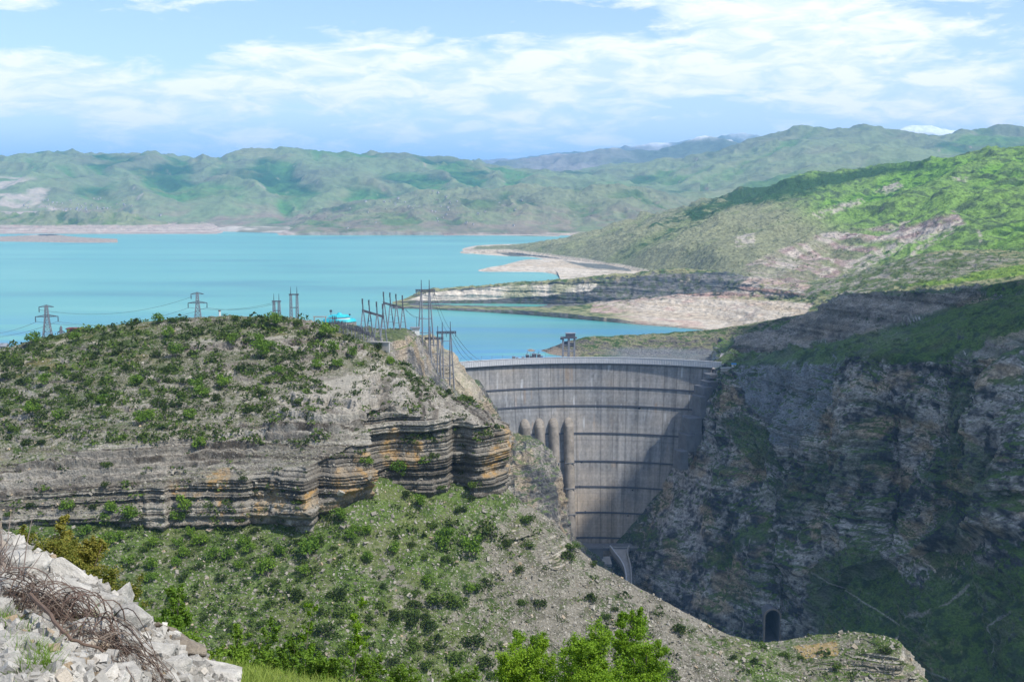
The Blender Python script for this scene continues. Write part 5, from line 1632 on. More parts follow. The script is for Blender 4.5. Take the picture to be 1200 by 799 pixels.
# a broad cumulus off to the right, out of the picture, put there to shade the right canyon wall
def cloud_obj(target, h, ra, rb, thick, ang, seed):
    bm = bmesh.new(); bmesh.ops.create_icosphere(bm, subdivisions=6, radius=1.0)
    V = np.array([v.co[:] for v in bm.verts])
    nz = fbm(V * 100, 55, 5, seed) * .35 + fbm(V * 100, 18, 4, seed + 1) * .12
    V2 = V * (1 + nz)[:, None]
    V2[:, 2] = np.where(V2[:, 2] < 0, V2[:, 2] * .4, V2[:, 2])
    ca, sa = math.cos(ang), math.sin(ang)
    x, y, z = V2[:, 0] * ra, V2[:, 1] * rb, V2[:, 2] * thick
    for v, a, b_, c_ in zip(bm.verts, x * ca - y * sa, x * sa + y * ca, z): v.co = (a, b_, c_)
    me = bpy.data.meshes.new('cloud'); bm.to_mesh(me); bm.free()
    me.polygons.foreach_set('use_smooth', [True] * len(me.polygons))
    me.materials.append(M_cloud)
    o = bpy.data.objects.new('cloud', me); link(o); o['kind'] = 'structure'
    k = (h - target[2]) / SUNV.z
    o.location = (target[0] + SUNV.x * k, target[1] + SUNV.y * k, h)


M_cloud = simple_mat('cloud_white', (.85, .86, .88), 1.0, .003, vary=.03)
cloud_obj((650, 1130, 40), 1750, 560, 365, 170, math.radians(110), 201)

# ------------------------------------------------------------------ vegetation
def leaf_mat(name, lo, hi, trans=.25):
    m, nt, b = new_mat(name)
    g = N(nt, 'ShaderNodeNewGeometry')
    oi = N(nt, 'ShaderNodeObjectInfo')
    r = math_n(nt, 'ADD', math_n(nt, 'MULTIPLY', g.outputs['Random Per Island'], .6), math_n(nt, 'MULTIPLY', oi.outputs['Random'], .4))
    col = ramp(nt, r, [(0.05, lo), (0.95, hi)])
    nt.links.new(col, b.inputs['Base Color'])
    b.inputs['Roughness'].default_value = .65
    t = N(nt, 'ShaderNodeBsdfTranslucent'); nt.links.new(col, t.inputs[0])
    mx = N(nt, 'ShaderNodeMixShader', i_0=trans)
    nt.links.new(b.outputs[0], mx.inputs[1]); nt.links.new(t.outputs[0], mx.inputs[2])
    nt.links.new(mx.outputs[0], nt.nodes['Material Output'].inputs[0])
    return m


M_bush = leaf_mat('hill_bush_leaves', (.038, .075, .012), (.115, .175, .027))
M_bushd = leaf_mat('dark_bush_leaves', (.020, .042, .009), (.070, .105, .018))
M_lime = leaf_mat('spring_leaves', (.09, .20, .012), (.27, .42, .03), .4)
M_green = leaf_mat('fresh_leaves', (.07, .15, .014), (.18, .29, .03), .3)
M_olive = leaf_mat('olive_leaves', (.09, .13, .02), (.30, .26, .05), .3)
M_grass = leaf_mat('grass_blades', (.12, .20, .03), (.32, .38, .08), .3)
M_bark = simple_mat('grey_bark', (.13, .115, .095), .9, 3.0)
M_twig = simple_mat('dry_twigs', (.15, .105, .085), .9, 4.0)


def quads_at(C, size, rs, flat=0.0, aspect=1.6, up=None):
    """random leaf quads centred on C; returns verts, faces"""
    n = len(C)
    a = rs.normal(size=(n, 3)); a[:, 2] *= (1 - flat) * .8
    a /= np.linalg.norm(a, axis=1)[:, None]
    b_ = rs.normal(size=(n, 3)); b_ -= (b_ * a).sum(1)[:, None] * a
    b_ /= np.linalg.norm(b_, axis=1)[:, None] + 1e-9
    s = (size * (0.6 + 0.8 * rs.rand(n)))[:, None] if np.ndim(size) == 0 else (size * (0.6 + .8 * rs.rand(n)))[:, None]
    V = np.stack([C - a * s * .5, C + b_ * s * .5 / aspect, C + a * s * .5, C - b_ * s * .5 / aspect], 1).reshape(-1, 3)
    F = np.arange(n * 4).reshape(n, 4)
    return V, F


def bush_mesh(name, seed, n, size, mat, h=.75, lobes=7, stems=True):
    rs = np.random.RandomState(seed)
    L = []
    for i in range(lobes):
        a = rs.rand() * 6.283; r = rs.rand() ** .6 * .62
        L.append((math.cos(a) * r, math.sin(a) * r, h * (.35 + .45 * rs.rand()) * (1 - .4 * r), .28 + .2 * rs.rand()))
    pts = []
    while len(pts) < n:
        l = L[rs.randint(lobes)]
        d = rs.normal(size=3); d /= np.linalg.norm(d)
        q = np.array(l[:3]) + d * l[3] * (.55 + .5 * rs.rand()) * np.array([1, 1, .8])
        if q[2] > -.12: pts.append(q)
    V, F = quads_at(np.array(pts), size, rs)
    return np_mesh(name, V, F, mat)


def zone_word(px, py):
    if py < 400: v = 'on the hill crest'
    elif py < 450: v = 'on the upper hill'
    elif py < 510: v = 'on the ledges above the cliff'
    elif py < 590 and px < 600: v = 'on the banded cliff'
    elif py < 650: v = 'at the cliff foot'
    elif py < 720: v = 'on the middle scree'
    else: v = 'on the lowest scree'
    return v


def side_word(px, py):
    if py < 600:
        ks = [(70, 'below the leftmost pylon'), (160, 'between the two crossarm pylons'), (250, 'below the lone crest pylon'), (350, 'below the twin masts'), (450, 'below the switchyard'), (700, 'near the dam end')]
    else:
        ks = [(100, 'near the left edge'), (200, 'right above the rubble'), (300, 'left of the saplings'), (420, 'above the saplings'), (540, 'left of the bright trees'), (660, 'above the bright trees'), (800, 'below the dam'), (960, 'on the ridge below the tunnel'), (1200, 'on the right-hand knoll')]
    for k, w_ in ks:
        if px < k: return w_
    return ks[-1][1]


protos = [bush_mesh('foliage', 300 + i, 420, .17, M_bush if i % 2 == 0 else M_bushd, h=.62 + .1 * (i % 3)) for i in range(6)]
tall = [bush_mesh('foliage', 320 + i, 560, .15, M_green, h=1.25, lobes=9) for i in range(3)]
bm_stem = MB()
for k in range(5):
    a = k * 1.26
    bm_stem.bar((0, 0, -.2), (math.cos(a) * .35, math.sin(a) * .35, .4), .05, .02, 4)
me_stem = bpy.data.meshes.new('stem'); me_stem.from_pydata(bm_stem.v, [], bm_stem.f); me_stem.materials.append(M_bark)

rs = np.random.RandomState(11)
bpy.context.view_layer.update()
RT = [hill_o, scree_o, shoulder, canyon_o]


def on_land(px, py):
    q = ray(px, py, RT)
    if q is None or q[3] not in (hill_o, scree_o): return None
    return q


cands = []
def want(px, py):
    """how thick the bushes stand at this place, and their width in photo pixels"""
    w = float(perlin(px / 55, py / 28, 3.3))
    if py < 590 and px < 590:
        if 480 < py and px > 330: return .14, 13
        if py > 500 and px < 330: return .30, 14
        crest = py - np.interp(px, XH[:20], yc[:20])
        base = .52 - .25 * min(1, max(0, (px - 120) / 300)) + (.45 if crest < 16 else 0)
        return base + .12 + .5 * w, 18
    if px > 880: return .30 + .2 * w, 13
    d = .75 - .85 * min(1, max(0, (px - 430) / 220))
    return max(.07, d + .5 * w), 21
tries = 0
while len(cands) < 330 and tries < 6000:
    tries += 1
    px, py = rs.uniform(-10, 1070), rs.uniform(372, 805)
    if py > 600 and rs.rand() > .62: continue
    d, wd = want(px, py)
    if rs.rand() > d: continue
    if any((px - a) ** 2 + ((py - b_) * 1.7) ** 2 < (6 + wd * .55) ** 2 for a, b_, _, _ in cands): continue
    q = on_land(px, py)
    if not q or q[1].z < .35: continue
    cands.append((px, py, q, wd * 1.35 * rs.choice([.55, .7, .85, 1.0, 1.25, 1.6], p=[.2, .22, .22, .18, .12, .06])))
cands.sort(key=lambda c_: -c_[3])
cands = cands[:262]
special = [(705, 738, 22), (632, 711, 22), (612, 708, 22), (1035, 765, 26), (978, 783, 24), (885, 775, 14), (940, 772, 12), (860, 772, 14), (915, 768, 12), (720, 716, 13),
           (1058, 778, 14), (470, 560, 32), (150, 610, 40), (215, 600, 42), (236, 640, 30), (180, 640, 26), (430, 545, 26), (500, 545, 24), (130, 600, 24), (285, 640, 28), (330, 650, 24),
           (370, 640, 30), (415, 625, 24), (100, 660, 26), (430, 660, 26), (540, 600, 20), (520, 640, 24), (395, 700, 28), (480, 720, 26), (350, 700, 28), (560, 690, 24), (610, 670, 18)]
for a, b_, wd in special:
    q = on_land(a, b_)
    if q: cands.append((a, b_, q, wd))
first = {}
for i, (px, py, q, wd) in enumerate(cands):
    R_ = wd / 2 / F_PX * q[0].y
    is_t = wd >= 24 and py < 700 and px < 560
    me_f = tall[i % 3] if is_t else protos[i % 6]
    size_w = 'broad' if wd > 22 else ('middling' if wd > 13 else 'small')
    tone = 'upright green' if is_t else ('mid green' if i % 2 == 0 else 'dark green')
    lab = f"{size_w} {tone} bush {zone_word(px, py)} {side_word(px, py)}"
    o = empty('bush', q[0], lab, 'bush', 'bushes scattered over the hill and scree', rs.rand() * 6.28)
    sc = R_ * (1.0 if not is_t else .95)
    o.scale = (sc, sc * rs.uniform(.8, 1.1), sc * rs.uniform(.8, 1.15))
    f = bpy.data.objects.new('foliage', me_f); link(f, o)
    if wd > 16:
        s_ = bpy.data.objects.new('stem', me_stem); link(s_, o)


def scatter(name, label, pts, sizes, n_leaf, leaf, mat, h=.7, seed=1):
    """countless small plants as one mass"""
    rs2 = np.random.RandomState(seed)
    pts = np.asarray(pts); sizes = np.asarray(sizes)
    n = len(pts)
    d = rs2.normal(size=(n, n_leaf, 3)); d /= np.linalg.norm(d, axis=2)[..., None]
    d *= (rs2.rand(n, n_leaf, 1) ** .4)
    d[..., 2] = np.abs(d[..., 2]) * h
    asp = 1 + .4 * (rs2.rand(n, 1) - .5)
    d[..., 0] *= asp
    C = pts[:, None, :] + d * sizes[:, None, None]
    V, F = quads_at(C.reshape(-1, 3), np.repeat(sizes * leaf, n_leaf), rs2)
    o = bpy.data.objects.new(name, np_mesh(name, V, F, mat)); link(o)
    return tag(o, label, None, None, 'stuff')


def sample_px(n, region, dens, seed, objs):
    r3 = np.random.RandomState(seed); out = []; px_ = []
    for _ in range(n):
        px, py = r3.uniform(region[0], region[2]), r3.uniform(region[1], region[3])
        if r3.rand() > dens(px, py): continue
        q = ray(px, py, RT)
        if q and q[3] in objs and q[1].z > .2:
            out.append(q[0]); px_.append((px, py))
    return out, px_


pts, pp = sample_px(15000, (-20, 370, 1070, 805), lambda a, b_: max(0.04, want(a, b_)[0] * .9 + .25 * float(perlin(a / 20, b_ / 12, 9.1))), 31, (hill_o, scree_o))
sz = [float(rs.choice([2.0, 3.2, 4.8, 7.0, 9.5], p=[.34, .28, .20, .12, .06])) / F_PX * p.y for p in pts]
p2, pp2 = sample_px(9000, (-20, 370, 590, 520), lambda a, b_: .42 + .6 * float(perlin(a / 42, b_ / 18, 19.1)) - (.25 if a > 380 else 0), 35, (hill_o,))
pts += p2; sz += [float(rs.choice([2.2, 3.4, 5.0, 7.5, 10], p=[.34, .28, .20, .12, .06])) / F_PX * p.y for p in p2]
od = np.random.RandomState(3).permutation(len(pts)); pts = [pts[i] for i in od]; sz = [sz[i] for i in od]
k = len(pts) // 2
scatter('scrub', 'low mid green scrub dotted over the hill and scree', pts[:k], sz[:k], 26, .42, M_bush, seed=41)
scatter('scrub', 'low dark scrub dotted over the hill and scree', pts[k:], sz[k:], 26, .42, M_bushd, seed=42)
pts, pp = sample_px(7000, (-20, 560, 1070, 805), lambda a, b_: .9 if (want(a, b_)[0] > .25) else .25, 32, (scree_o,))
scatter('grass', 'short tufts of grass over the scree slope', pts, [1.5 / F_PX * p.y * (.5 + rs.rand()) for p in pts], 12, .6, M_green, seed=43)

# loose stones on the scree: small angular blocks, countless
def blocks(name, label, pts, sizes, mat, seed, flat=.6):
    rs2 = np.random.RandomState(seed)
    n = len(pts)
    base = np.array([(-1, -1, -1), (1, -1, -1), (1, 1, -1), (-1, 1, -1), (-1, -1, 1), (1, -1, 1), (1, 1, 1), (-1, 1, 1)], float) * .5
    V = np.repeat(base[None], n, 0) * (1 + .5 * (rs2.rand(n, 8, 3) - .5))
    V *= np.stack([.8 + .7 * rs2.rand(n), .7 + .6 * rs2.rand(n), flat * (.5 + rs2.rand(n))], 1)[:, None]
    q = rs2.normal(size=(n, 4)); q[:, 0] += 1.5; q /= np.linalg.norm(q, axis=1)[:, None]
    w_, x_, y_, z_ = q.T
    R3 = np.stack([1 - 2 * (y_**2 + z_**2), 2 * (x_*y_ - z_*w_), 2 * (x_*z_ + y_*w_), 2 * (x_*y_ + z_*w_), 1 - 2 * (x_**2 + z_**2), 2 * (y_*z_ - x_*w_), 2 * (x_*z_ - y_*w_), 2 * (y_*z_ + x_*w_), 1 - 2 * (x_**2 + y_**2)], 1).reshape(n, 3, 3)
    V = np.einsum('nij,nkj->nki', R3, V) * np.asarray(sizes)[:, None, None] + np.asarray(pts)[:, None]
    f0 = np.array([(0, 3, 2, 1), (4, 5, 6, 7), (0, 1, 5, 4), (1, 2, 6, 5), (2, 3, 7, 6), (3, 0, 4, 7)])
    F = (f0[None] + (np.arange(n) * 8)[:, None, None]).reshape(-1, 4)
    o = bpy.data.objects.new(name, np_mesh(name, V.reshape(-1, 3), F, mat)); link(o)
    return tag(o, label, None, None, 'stuff')


def stone_mat(name, lo, hi):
    m, nt, b = new_mat(name)
    g = N(nt, 'ShaderNodeNewGeometry'); oi = N(nt, 'ShaderNodeObjectInfo')
    r = math_n(nt, 'FRACT', math_n(nt, 'ADD', g.outputs['Random Per Island'], oi.outputs['Random']))
    base = ramp(nt, r, [(0.0, lo), (0.55, tuple(.5 * a + .5 * c_ for a, c_ in zip(lo, hi))), (0.93, hi), (0.975, (.40, .30, .19)), (1.0, (.30, .26, .21))])
    tc = N(nt, 'ShaderNodeTexCoord')
    n1 = N(nt, 'ShaderNodeTexNoise', i_Scale=3.4, i_Detail=9.0, i_Roughness=.72)
    nt.links.new(tc.outputs['Object'], n1.inputs['Vector'])
    nt.links.new(mix_c(nt, 1.0, base, ramp(nt, n1.outputs[0], [(.3, .55), (.68, 1.25)]), 'MULTIPLY'), b.inputs['Base Color'])
    bp = N(nt, 'ShaderNodeBump', i_Strength=.8, i_Distance=.10)
    nt.links.new(n1.outputs[0], bp.inputs['Height']); nt.links.new(bp.outputs[0], b.inputs['Normal'])
    return m


M_stone = stone_mat('pale_limestone_rubble', (.32, .305, .275), (.58, .555, .505))
M_stone2 = stone_mat('scree_stones', (.17, .155, .125), (.36, .335, .285))
pts, pp = sample_px(20000, (-20, 380, 1085, 805), lambda a, b_: (.95 if b_ > 560 else .6) * (.6 if a < 560 else 1), 33, (hill_o, scree_o))
sz = [float(rs.choice([.45, .7, 1.0, 1.5], p=[.48, .35, .15, .02])) for p in pts]
sz = [z_ * (.75 if p_[1] < 560 else 1) for z_, p_ in zip(sz, pp)]
blocks('scree', 'pale angular stones scattered over the hill and scree', pts, sz, M_stone2, 51)

# scrub and small trees on the ledges of the right canyon wall
pts, pp = [], []
V_ = P0.reshape(-1, 3)
r4 = np.random.RandomState(61)
cpx, cpy = r4.uniform(745, 1205, 16000), r4.uniform(335, 800, 16000)
for a, b_ in zip(cpx, cpy):
    n_ = float(perlin(a / 24, b_ / 16, 5.5)) + .5 * float(perlin(a / 8, b_ / 6, 2.5))
    if n_ < .05 + .3 * r4.rand(): continue
    q = ray(a, b_, RT)
    if q and q[3] is canyon_o and q[1].z > .38: pts.append(q[0])
sz = [float(r4.choice([1.0, 1.5, 2.2, 3.0], p=[.35, .33, .22, .1])) / F_PX * p.y for p in pts]
scatter('scrub', 'dark scrub clinging to the ledges of the right canyon wall', pts, sz, 22, .45, M_bushd, h=.9, seed=44)
# scrub on the hills behind the dam
pts = []
bpy.context.view_layer.update()
far_objs = [o for o in S.objects if o.type == 'MESH' and o.name.split('.')[0] in ('hillside', 'cliff')]
for a, b_ in zip(r4.uniform(620, 1205, 7000), r4.uniform(180, 430, 7000)):
    if float(perlin(a / 30, b_ / 12, 8.5)) + .5 * float(perlin(a / 9, b_ / 5, 1.5)) < .05: continue
    if a < 800 and b_ < 330: continue
    q = ray(a, b_, far_objs + [canyon_o])
    if q and q[3] is not canyon_o and q[0].z > 22 and q[1].z > .5: pts.append(q[0])
sz = [float(r4.choice([.8, 1.2, 1.7], p=[.5, .35, .15])) / F_PX * p.y for p in pts]
scatter('scrub', 'distant bushes dotted over the green hillside behind the dam', pts, sz, 14, .55, M_bush, h=.8, seed=45)

# far village houses: little pale blocks across the reservoir
far_h = [o for o in S.objects if o.type == 'MESH' and o.name.split('.')[0] == 'hills']
hw = MB().box((0, 0, 3), (11, 9, 7)); hr = MB().add([(-6, -5.5, 6.4), (6, -5.5, 6.4), (6, 5.5, 6.4), (-6, 5.5, 6.4), (-6, 0, 9.5), (6, 0, 9.5)], [(0, 1, 5, 4), (2, 3, 4, 5), (1, 2, 5), (3, 0, 4), (3, 2, 1, 0)])
me_w = bpy.data.meshes.new('wall'); me_w.from_pydata(hw.v, [], hw.f); me_w.materials.append(M_beige)
me_r = bpy.data.meshes.new('roof'); me_r.from_pydata(hr.v, [], hr.f); me_r.materials.append(M_slate)
r5 = np.random.RandomState(77)
for i in range(110):
    if i < 70: a, b_, wd_ = r5.normal(95, 32), r5.normal(244, 5.5), 'on the hillside across the water at the left'
    else: a, b_, wd_ = r5.normal(505, 50), r5.normal(246, 9), 'on the low hills across the water in the middle'
    q = ray(a, b_, far_h)
    if not q: continue
    o = empty('village_house', q[0], 'tiny pale village house ' + wd_, 'house', 'far village at the left' if i < 70 else 'far village in the middle', r5.rand() * 3)
    o.scale = (r5.uniform(.6, 1.15),) * 3
    link(bpy.data.objects.new('wall', me_w), o); link(bpy.data.objects.new('roof', me_r), o)


# ------------------------------------------------------------------ near trees
def tree(name, loc, label, cat, group, H, spread, leaf_n, leaf_s, mat, seed, stems=1, lean=(0, 0), bare=.25, limb_n=14, bark=None, thick=.05):
    r = np.random.RandomState(seed)
    t = empty(name, loc, label, cat, group, r.rand() * 6)
    trunk = MB(); C = []
    def tw(p, d, L, w_, depth):
        pts = [p]; dd = d.copy(); n = 5
        for i in range(n):
            dd = dd + r.normal(size=3) * .16; dd[2] += .05; dd /= np.linalg.norm(dd)
            pts.append(pts[-1] + dd * L / n)
        trunk.path([tuple(q) for q in pts], w_ * 2, w_ * .7, 4 if depth else 6)
        if depth == 0: return pts, dd
        for q in pts[2:]:
            k = max(1, int(leaf_n / (stems * limb_n * 12)))
            C.append(q + r.normal(size=(k, 3)) * L * .16)
        if depth < 2:
            for j in range(4):
                q = pts[r.randint(1, n + 1)]
                nd = dd + r.normal(size=3) * .75; nd /= np.linalg.norm(nd)
                tw(q, nd, L * (.35 + .25 * r.rand()), w_ * .45, depth + 1)
        return pts, dd
    for s in range(stems):
        d0 = np.array([lean[0] + r.normal() * .14, lean[1] + r.normal() * .12, 1.0]); d0 /= np.linalg.norm(d0)
        p = np.array([r.normal() * .12 * (stems > 1), r.normal() * .12 * (stems > 1), -.3]); pts = [p]
        Hs = H * (1 if s == 0 else r.uniform(.6, .95)); n = 10
        for i in range(n):
            d0 = d0 + r.normal(size=3) * .07; d0[2] = abs(d0[2]); d0 /= np.linalg.norm(d0)
            pts.append(pts[-1] + d0 * Hs / n)
        trunk.path([tuple(q) for q in pts], thick * 2 * H / 5, thick * .4 * H / 5, 6)
        for j in range(limb_n):
            f = bare + (1 - bare) * (j + r.rand()) / limb_n
            i = min(n - 1, int(f * n)); q = pts[i] + (pts[i + 1] - pts[i]) * (f * n - i)
            a = r.rand() * 6.283
            el_ = r.uniform(.15, .9)
            nd = np.array([math.cos(a) * math.cos(el_), math.sin(a) * math.cos(el_), math.sin(el_)])
            L = spread * (1.05 - .75 * max(0, f - .3)) * r.uniform(.6, 1.15)
            tw(q, nd, L, thick * .32 * H / 5, 1)
    trunk.build('trunk', bark or M_bark, t)
    C = np.concatenate(C)
    V, F = quads_at(C, leaf_s, r, flat=.2)
    o = bpy.data.objects.new('crown', np_mesh('crown', V, F, mat)); link(o, t)
    return t


for i, (px_, ytop, Y, sp, lab) in enumerate((
        (633, 741, 58, 1.5, 'leftmost bright green tree of the grove at the bottom edge'),
        (660, 733, 62, 1.5, 'second bright green tree from the left in the bottom grove'),
        (690, 735, 54, 1.8, 'full bright green tree in the middle of the bottom grove'),
        (733, 722, 58, 1.3, 'tallest bright green tree of the bottom grove with a bushy tip'),
        (752, 744, 52, 1.6, 'low bright green tree behind the slim right-hand one'),
        (774, 734, 57, .75, 'slim upright bright green tree at the right end of the bottom grove'),
        (608, 756, 50, 1.6, 'lowest bright green tree at the left foot of the bottom grove'),
        (716, 752, 47, 1.6, 'short bright green tree at the front of the bottom grove'))):
    base = world(px_, 905, Y); top = world(px_, ytop, Y)
    tree('tree', base, lab, 'tree', 'bright trees at the bottom edge', top[2] - base[2], sp * 1.15, 30000, .095, M_lime, 400 + i, stems=3 if sp > 1 else 1, limb_n=18, bare=.3)
for i, (px_, ytop, yb, Y, sp, n_, mt, lab) in enumerate((
        (414, 697, 815, 40, .42, 520, M_lime, 'tall leaning sapling with sparse bright yellow-green leaves'),
        (360, 700, 815, 42, .36, 420, M_lime, 'thin bare-stemmed sapling left of the leaning one'),
        (335, 722, 812, 36, .5, 1100, M_green, 'leafy green sapling in the middle of the thicket'),
        (300, 722, 810, 34, .45, 900, M_green, 'slender green sapling with an even pointed crown'),
        (262, 725, 805, 30, .40, 800, M_green, 'green sapling closest to the pale rubble'),
        (243, 720, 803, 31, .3, 500, M_green, 'thin dark-stemmed sapling at the end of the rubble'),
        (378, 752, 815, 32, .62, 1800, M_green, 'dense dark green shrub-like sapling at the bottom edge'),
        (280, 752, 806, 27, .4, 800, M_green, 'short green sapling over the bright grass verge'),
        (318, 760, 810, 28, .4, 800, M_green, 'short leafy sapling behind the bright grass verge'),
        (440, 742, 815, 44, .5, 900, M_green, 'loose green sapling right of the leaning one'),
        (205, 676, 770, 30, .55, 1000, M_green, 'green sapling rising behind the rubble edge'),
        (478, 765, 820, 46, .6, 900, M_green, 'low green sapling on the slope between thicket and bright trees'),
        (545, 778, 825, 50, .7, 1000, M_green, 'low leafy sapling left of the bright trees'))):
    base = world(px_ - (10 if i == 0 else 0), yb, Y); top = world(px_, ytop, Y)
    tree('sapling', base, lab, 'sapling', 'saplings at the bottom left', top[2] - base[2], sp * 1.2, n_ * 3, .075 if Y < 38 else .085, mt, 440 + i, stems=1 if i in (0, 1, 5) else 3,
         lean=(.12, 0) if i == 0 else (0, 0), limb_n=9, bare=.3 if i not in (0, 1) else .45, thick=.028)
for i, (px_, ytop, yb, Y, sp, n_, lab) in enumerate((
        (98, 596, 720, 15.5, .32, 4200, 'large olive and rust coloured shrub behind the rubble'),
        (62, 608, 700, 15, .28, 2600, 'olive shrub between the rubble top and the rusty shrub'),
        (35, 618, 680, 15, .25, 2200, 'low olive shrub above the highest rubble at the left edge'),
        (120, 650, 735, 14, .26, 2200, 'yellowish twiggy shrub just behind the tilted slabs'),
        (150, 690, 762, 13.5, .24, 1800, 'bright olive shrub beside the pale upright boulder'),
        (182, 715, 775, 13.5, .22, 1500, 'small green shrub at the lower edge of the rubble'))):
    base = world(px_, yb, Y); top = world(px_, ytop, Y)
    tree('shrub', base, lab, 'shrub', 'olive shrubs behind the rubble', top[2] - base[2], sp * 1.6, n_ * 7, .030, M_olive if i < 4 else M_green, 480 + i, stems=7, limb_n=7, bare=.15, bark=M_twig, thick=.035)

# ------------------------------------------------------------------ the stony rim the camera stands on
pxn = [-260, -100, 0, 40, 80, 130, 175, 215, 250, 285, 330, 420, 700, 1300]
sil_y = [520, 575, 622, 645, 667, 697, 727, 756, 784, 806, 835, 872, 902, 925]
sil_Y = [15.5, 13, 11, 10.6, 10.2, 9.6, 9.2, 8.8, 8.4, 8.0, 8, 8.5, 9, 10]
bot_y = [790, 800, 800, 800, 802, 810, 818, 830, 840, 852, 872, 900, 950, 980]
bot_Y = [6.8, 6.2, 5.8, 5.8, 5.9, 6.0, 6.2, 6.4, 6.5, 6.6, 6.7, 7, 7.5, 8]
ver_y = [620, 660, 700, 722, 742, 756, 764, 771, 776, 782, 790, 804, 842, 862]
ver_Y = [20, 19, 18, 17.5, 17, 17, 17, 17, 17, 17, 18, 20, 25, 30]
z4 = lambda ys, Ys: [(a, b_, c_) for a, b_, c_ in zip(pxn, ys, Ys)]
bw = [world(*p) for p in z4(bot_y, bot_Y)]
near0 = [(p[0] * .8, 1.5, 213.25 - .03 * abs(p[0]), 'w') for p in bw]
near00 = [(p[0] * 1.0, -8, 213.8, 'w') for p in bw]
rows = [near00, near0, z4(bot_y, bot_Y), z4(sil_y, sil_Y), [(a, b_ + 32, c_ + 1.6) for a, b_, c_ in z4(sil_y, sil_Y)], z4(ver_y, ver_Y),
        [(a, b_ + 24, c_ + 5) for a, b_, c_ in z4(ver_y, ver_Y)], [(a, 890, 55) for a in pxn], [(a, 950, 130) for a in pxn], [(a, 1000, 250) for a in pxn], [(a, 1060, 345) for a in pxn]]
kn = np.concatenate([[0], np.cumsum(np.abs(np.diff(pxn)))])
P = loft(rows, 420, [10, 20, 70, 24, 40, 20, 50, 30, 30, 20], 1, knots=kn)
w = fbm(P, 1.6, 5, 211); w2 = fbm(P, .35, 4, 212); wl_ = fbm(P, 14, 4, 213)
near = np.clip(1 - (P[..., 1] - 12) / 10, 0, 1)
P[..., 2] += .06 * w * near + .03 * w2 * near + 1.2 * wl_ * (1 - np.clip(1 - (P[..., 1] - 25) / 20, 0, 1))
px, py = proj(P)
rub = sstep(320, 270, px + 10 * w) * sstep(13, 11, P[..., 1])
c = mixc(np.array([.13, .19, .04]), np.array([.18, .18, .08]), sstep(-.2, .3, w))
c = mixc(c, mixc(np.array([.30, .28, .25]), np.array([.19, .175, .15]), sstep(-.3, .3, w2)), rub)
M_near = terrain_mat('rim_rubble_ground', .10, bump=1.0, bump_scale=.05, contrast=(.6, 1.3), speck=(.05, 'stones', (.55, .53, .49)))
rim_o = grid_obj('slope', P, M_near, c, attrs={'stones': np.clip(.9 * rub, .1, .9)})
bpy.context.view_layer.update()

# ------------------------------------------------------------------ limestone rubble
def rock_mesh(seed, flat, cuts=2, rough=.035):
    r = np.random.RandomState(seed)
    bm = bmesh.new()
    n = 16
    for i in range(n):
        d = r.normal(size=3); d /= np.max(np.abs(d)) ** .75 * np.linalg.norm(d) ** .25
        bm.verts.new(Vector((d[0] * .5, d[1] * .5 * (.65 + .3 * r.rand()), d[2] * .5 * flat)))
    bmesh.ops.convex_hull(bm, input=bm.verts)
    for v in [v for v in bm.verts if not v.link_faces]: bm.verts.remove(v)
    bmesh.ops.dissolve_limit(bm, angle_limit=.32, verts=bm.verts, edges=bm.edges)
    bmesh.ops.bevel(bm, geom=list(bm.edges), offset=.012, segments=1, affect='EDGES', clamp_overlap=True)
    bmesh.ops.triangulate(bm, faces=bm.faces)
    bmesh.ops.subdivide_edges(bm, edges=[e for e in bm.edges if e.calc_length() > .12], cuts=cuts, use_grid_fill=False)
    bmesh.ops.triangulate(bm, faces=bm.faces)
    for v in bm.verts:
        q = v.co * 3.2 + Vector((seed, 0, 0))
        d = mnoise.noise(q) + .5 * mnoise.noise(q * 2.7)
        v.co += v.co.normalized() * d * rough
    me = bpy.data.meshes.new('rock'); bm.to_mesh(me); bm.free()
    me.materials.append(M_stone)
    return me


M_bould = stone_mat('pale_boulder_limestone', (.48, .46, .42), (.60, .575, .52))
flats = [.9, .6, .35, .7, .28, .5, .8, .4, .3, .65, .55, .45, .22, .75, .38, .6]
RM = [rock_mesh(500 + i, f) for i, f in enumerate(flats)]
RMB = [rock_mesh(600 + i, f, 3, .035) for i, f in enumerate(flats)]
r6 = np.random.RandomState(9)


def place_rock(px, py, size, mi, lab, grp, rot=None, lift=.25, scale=(1, 1, 1)):
    q = ray(px, py, [rim_o])
    if not q: return None
    s = size / F_PX * q[0].y
    me = RM[mi]
    if grp is None:
        me = RMB[mi].copy(); me.materials[0] = M_bould
    o = bpy.data.objects.new('rock', me); link(o)
    o.location = q[0] + Vector((0, 0, s * lift * flats[mi]))
    o.rotation_euler = rot if rot is not None else (r6.normal() * .35, r6.normal() * .35, r6.rand() * 6.28)
    o.scale = (s * scale[0], s * scale[1], s * scale[2])
    return tag(o, lab, 'rock', grp)


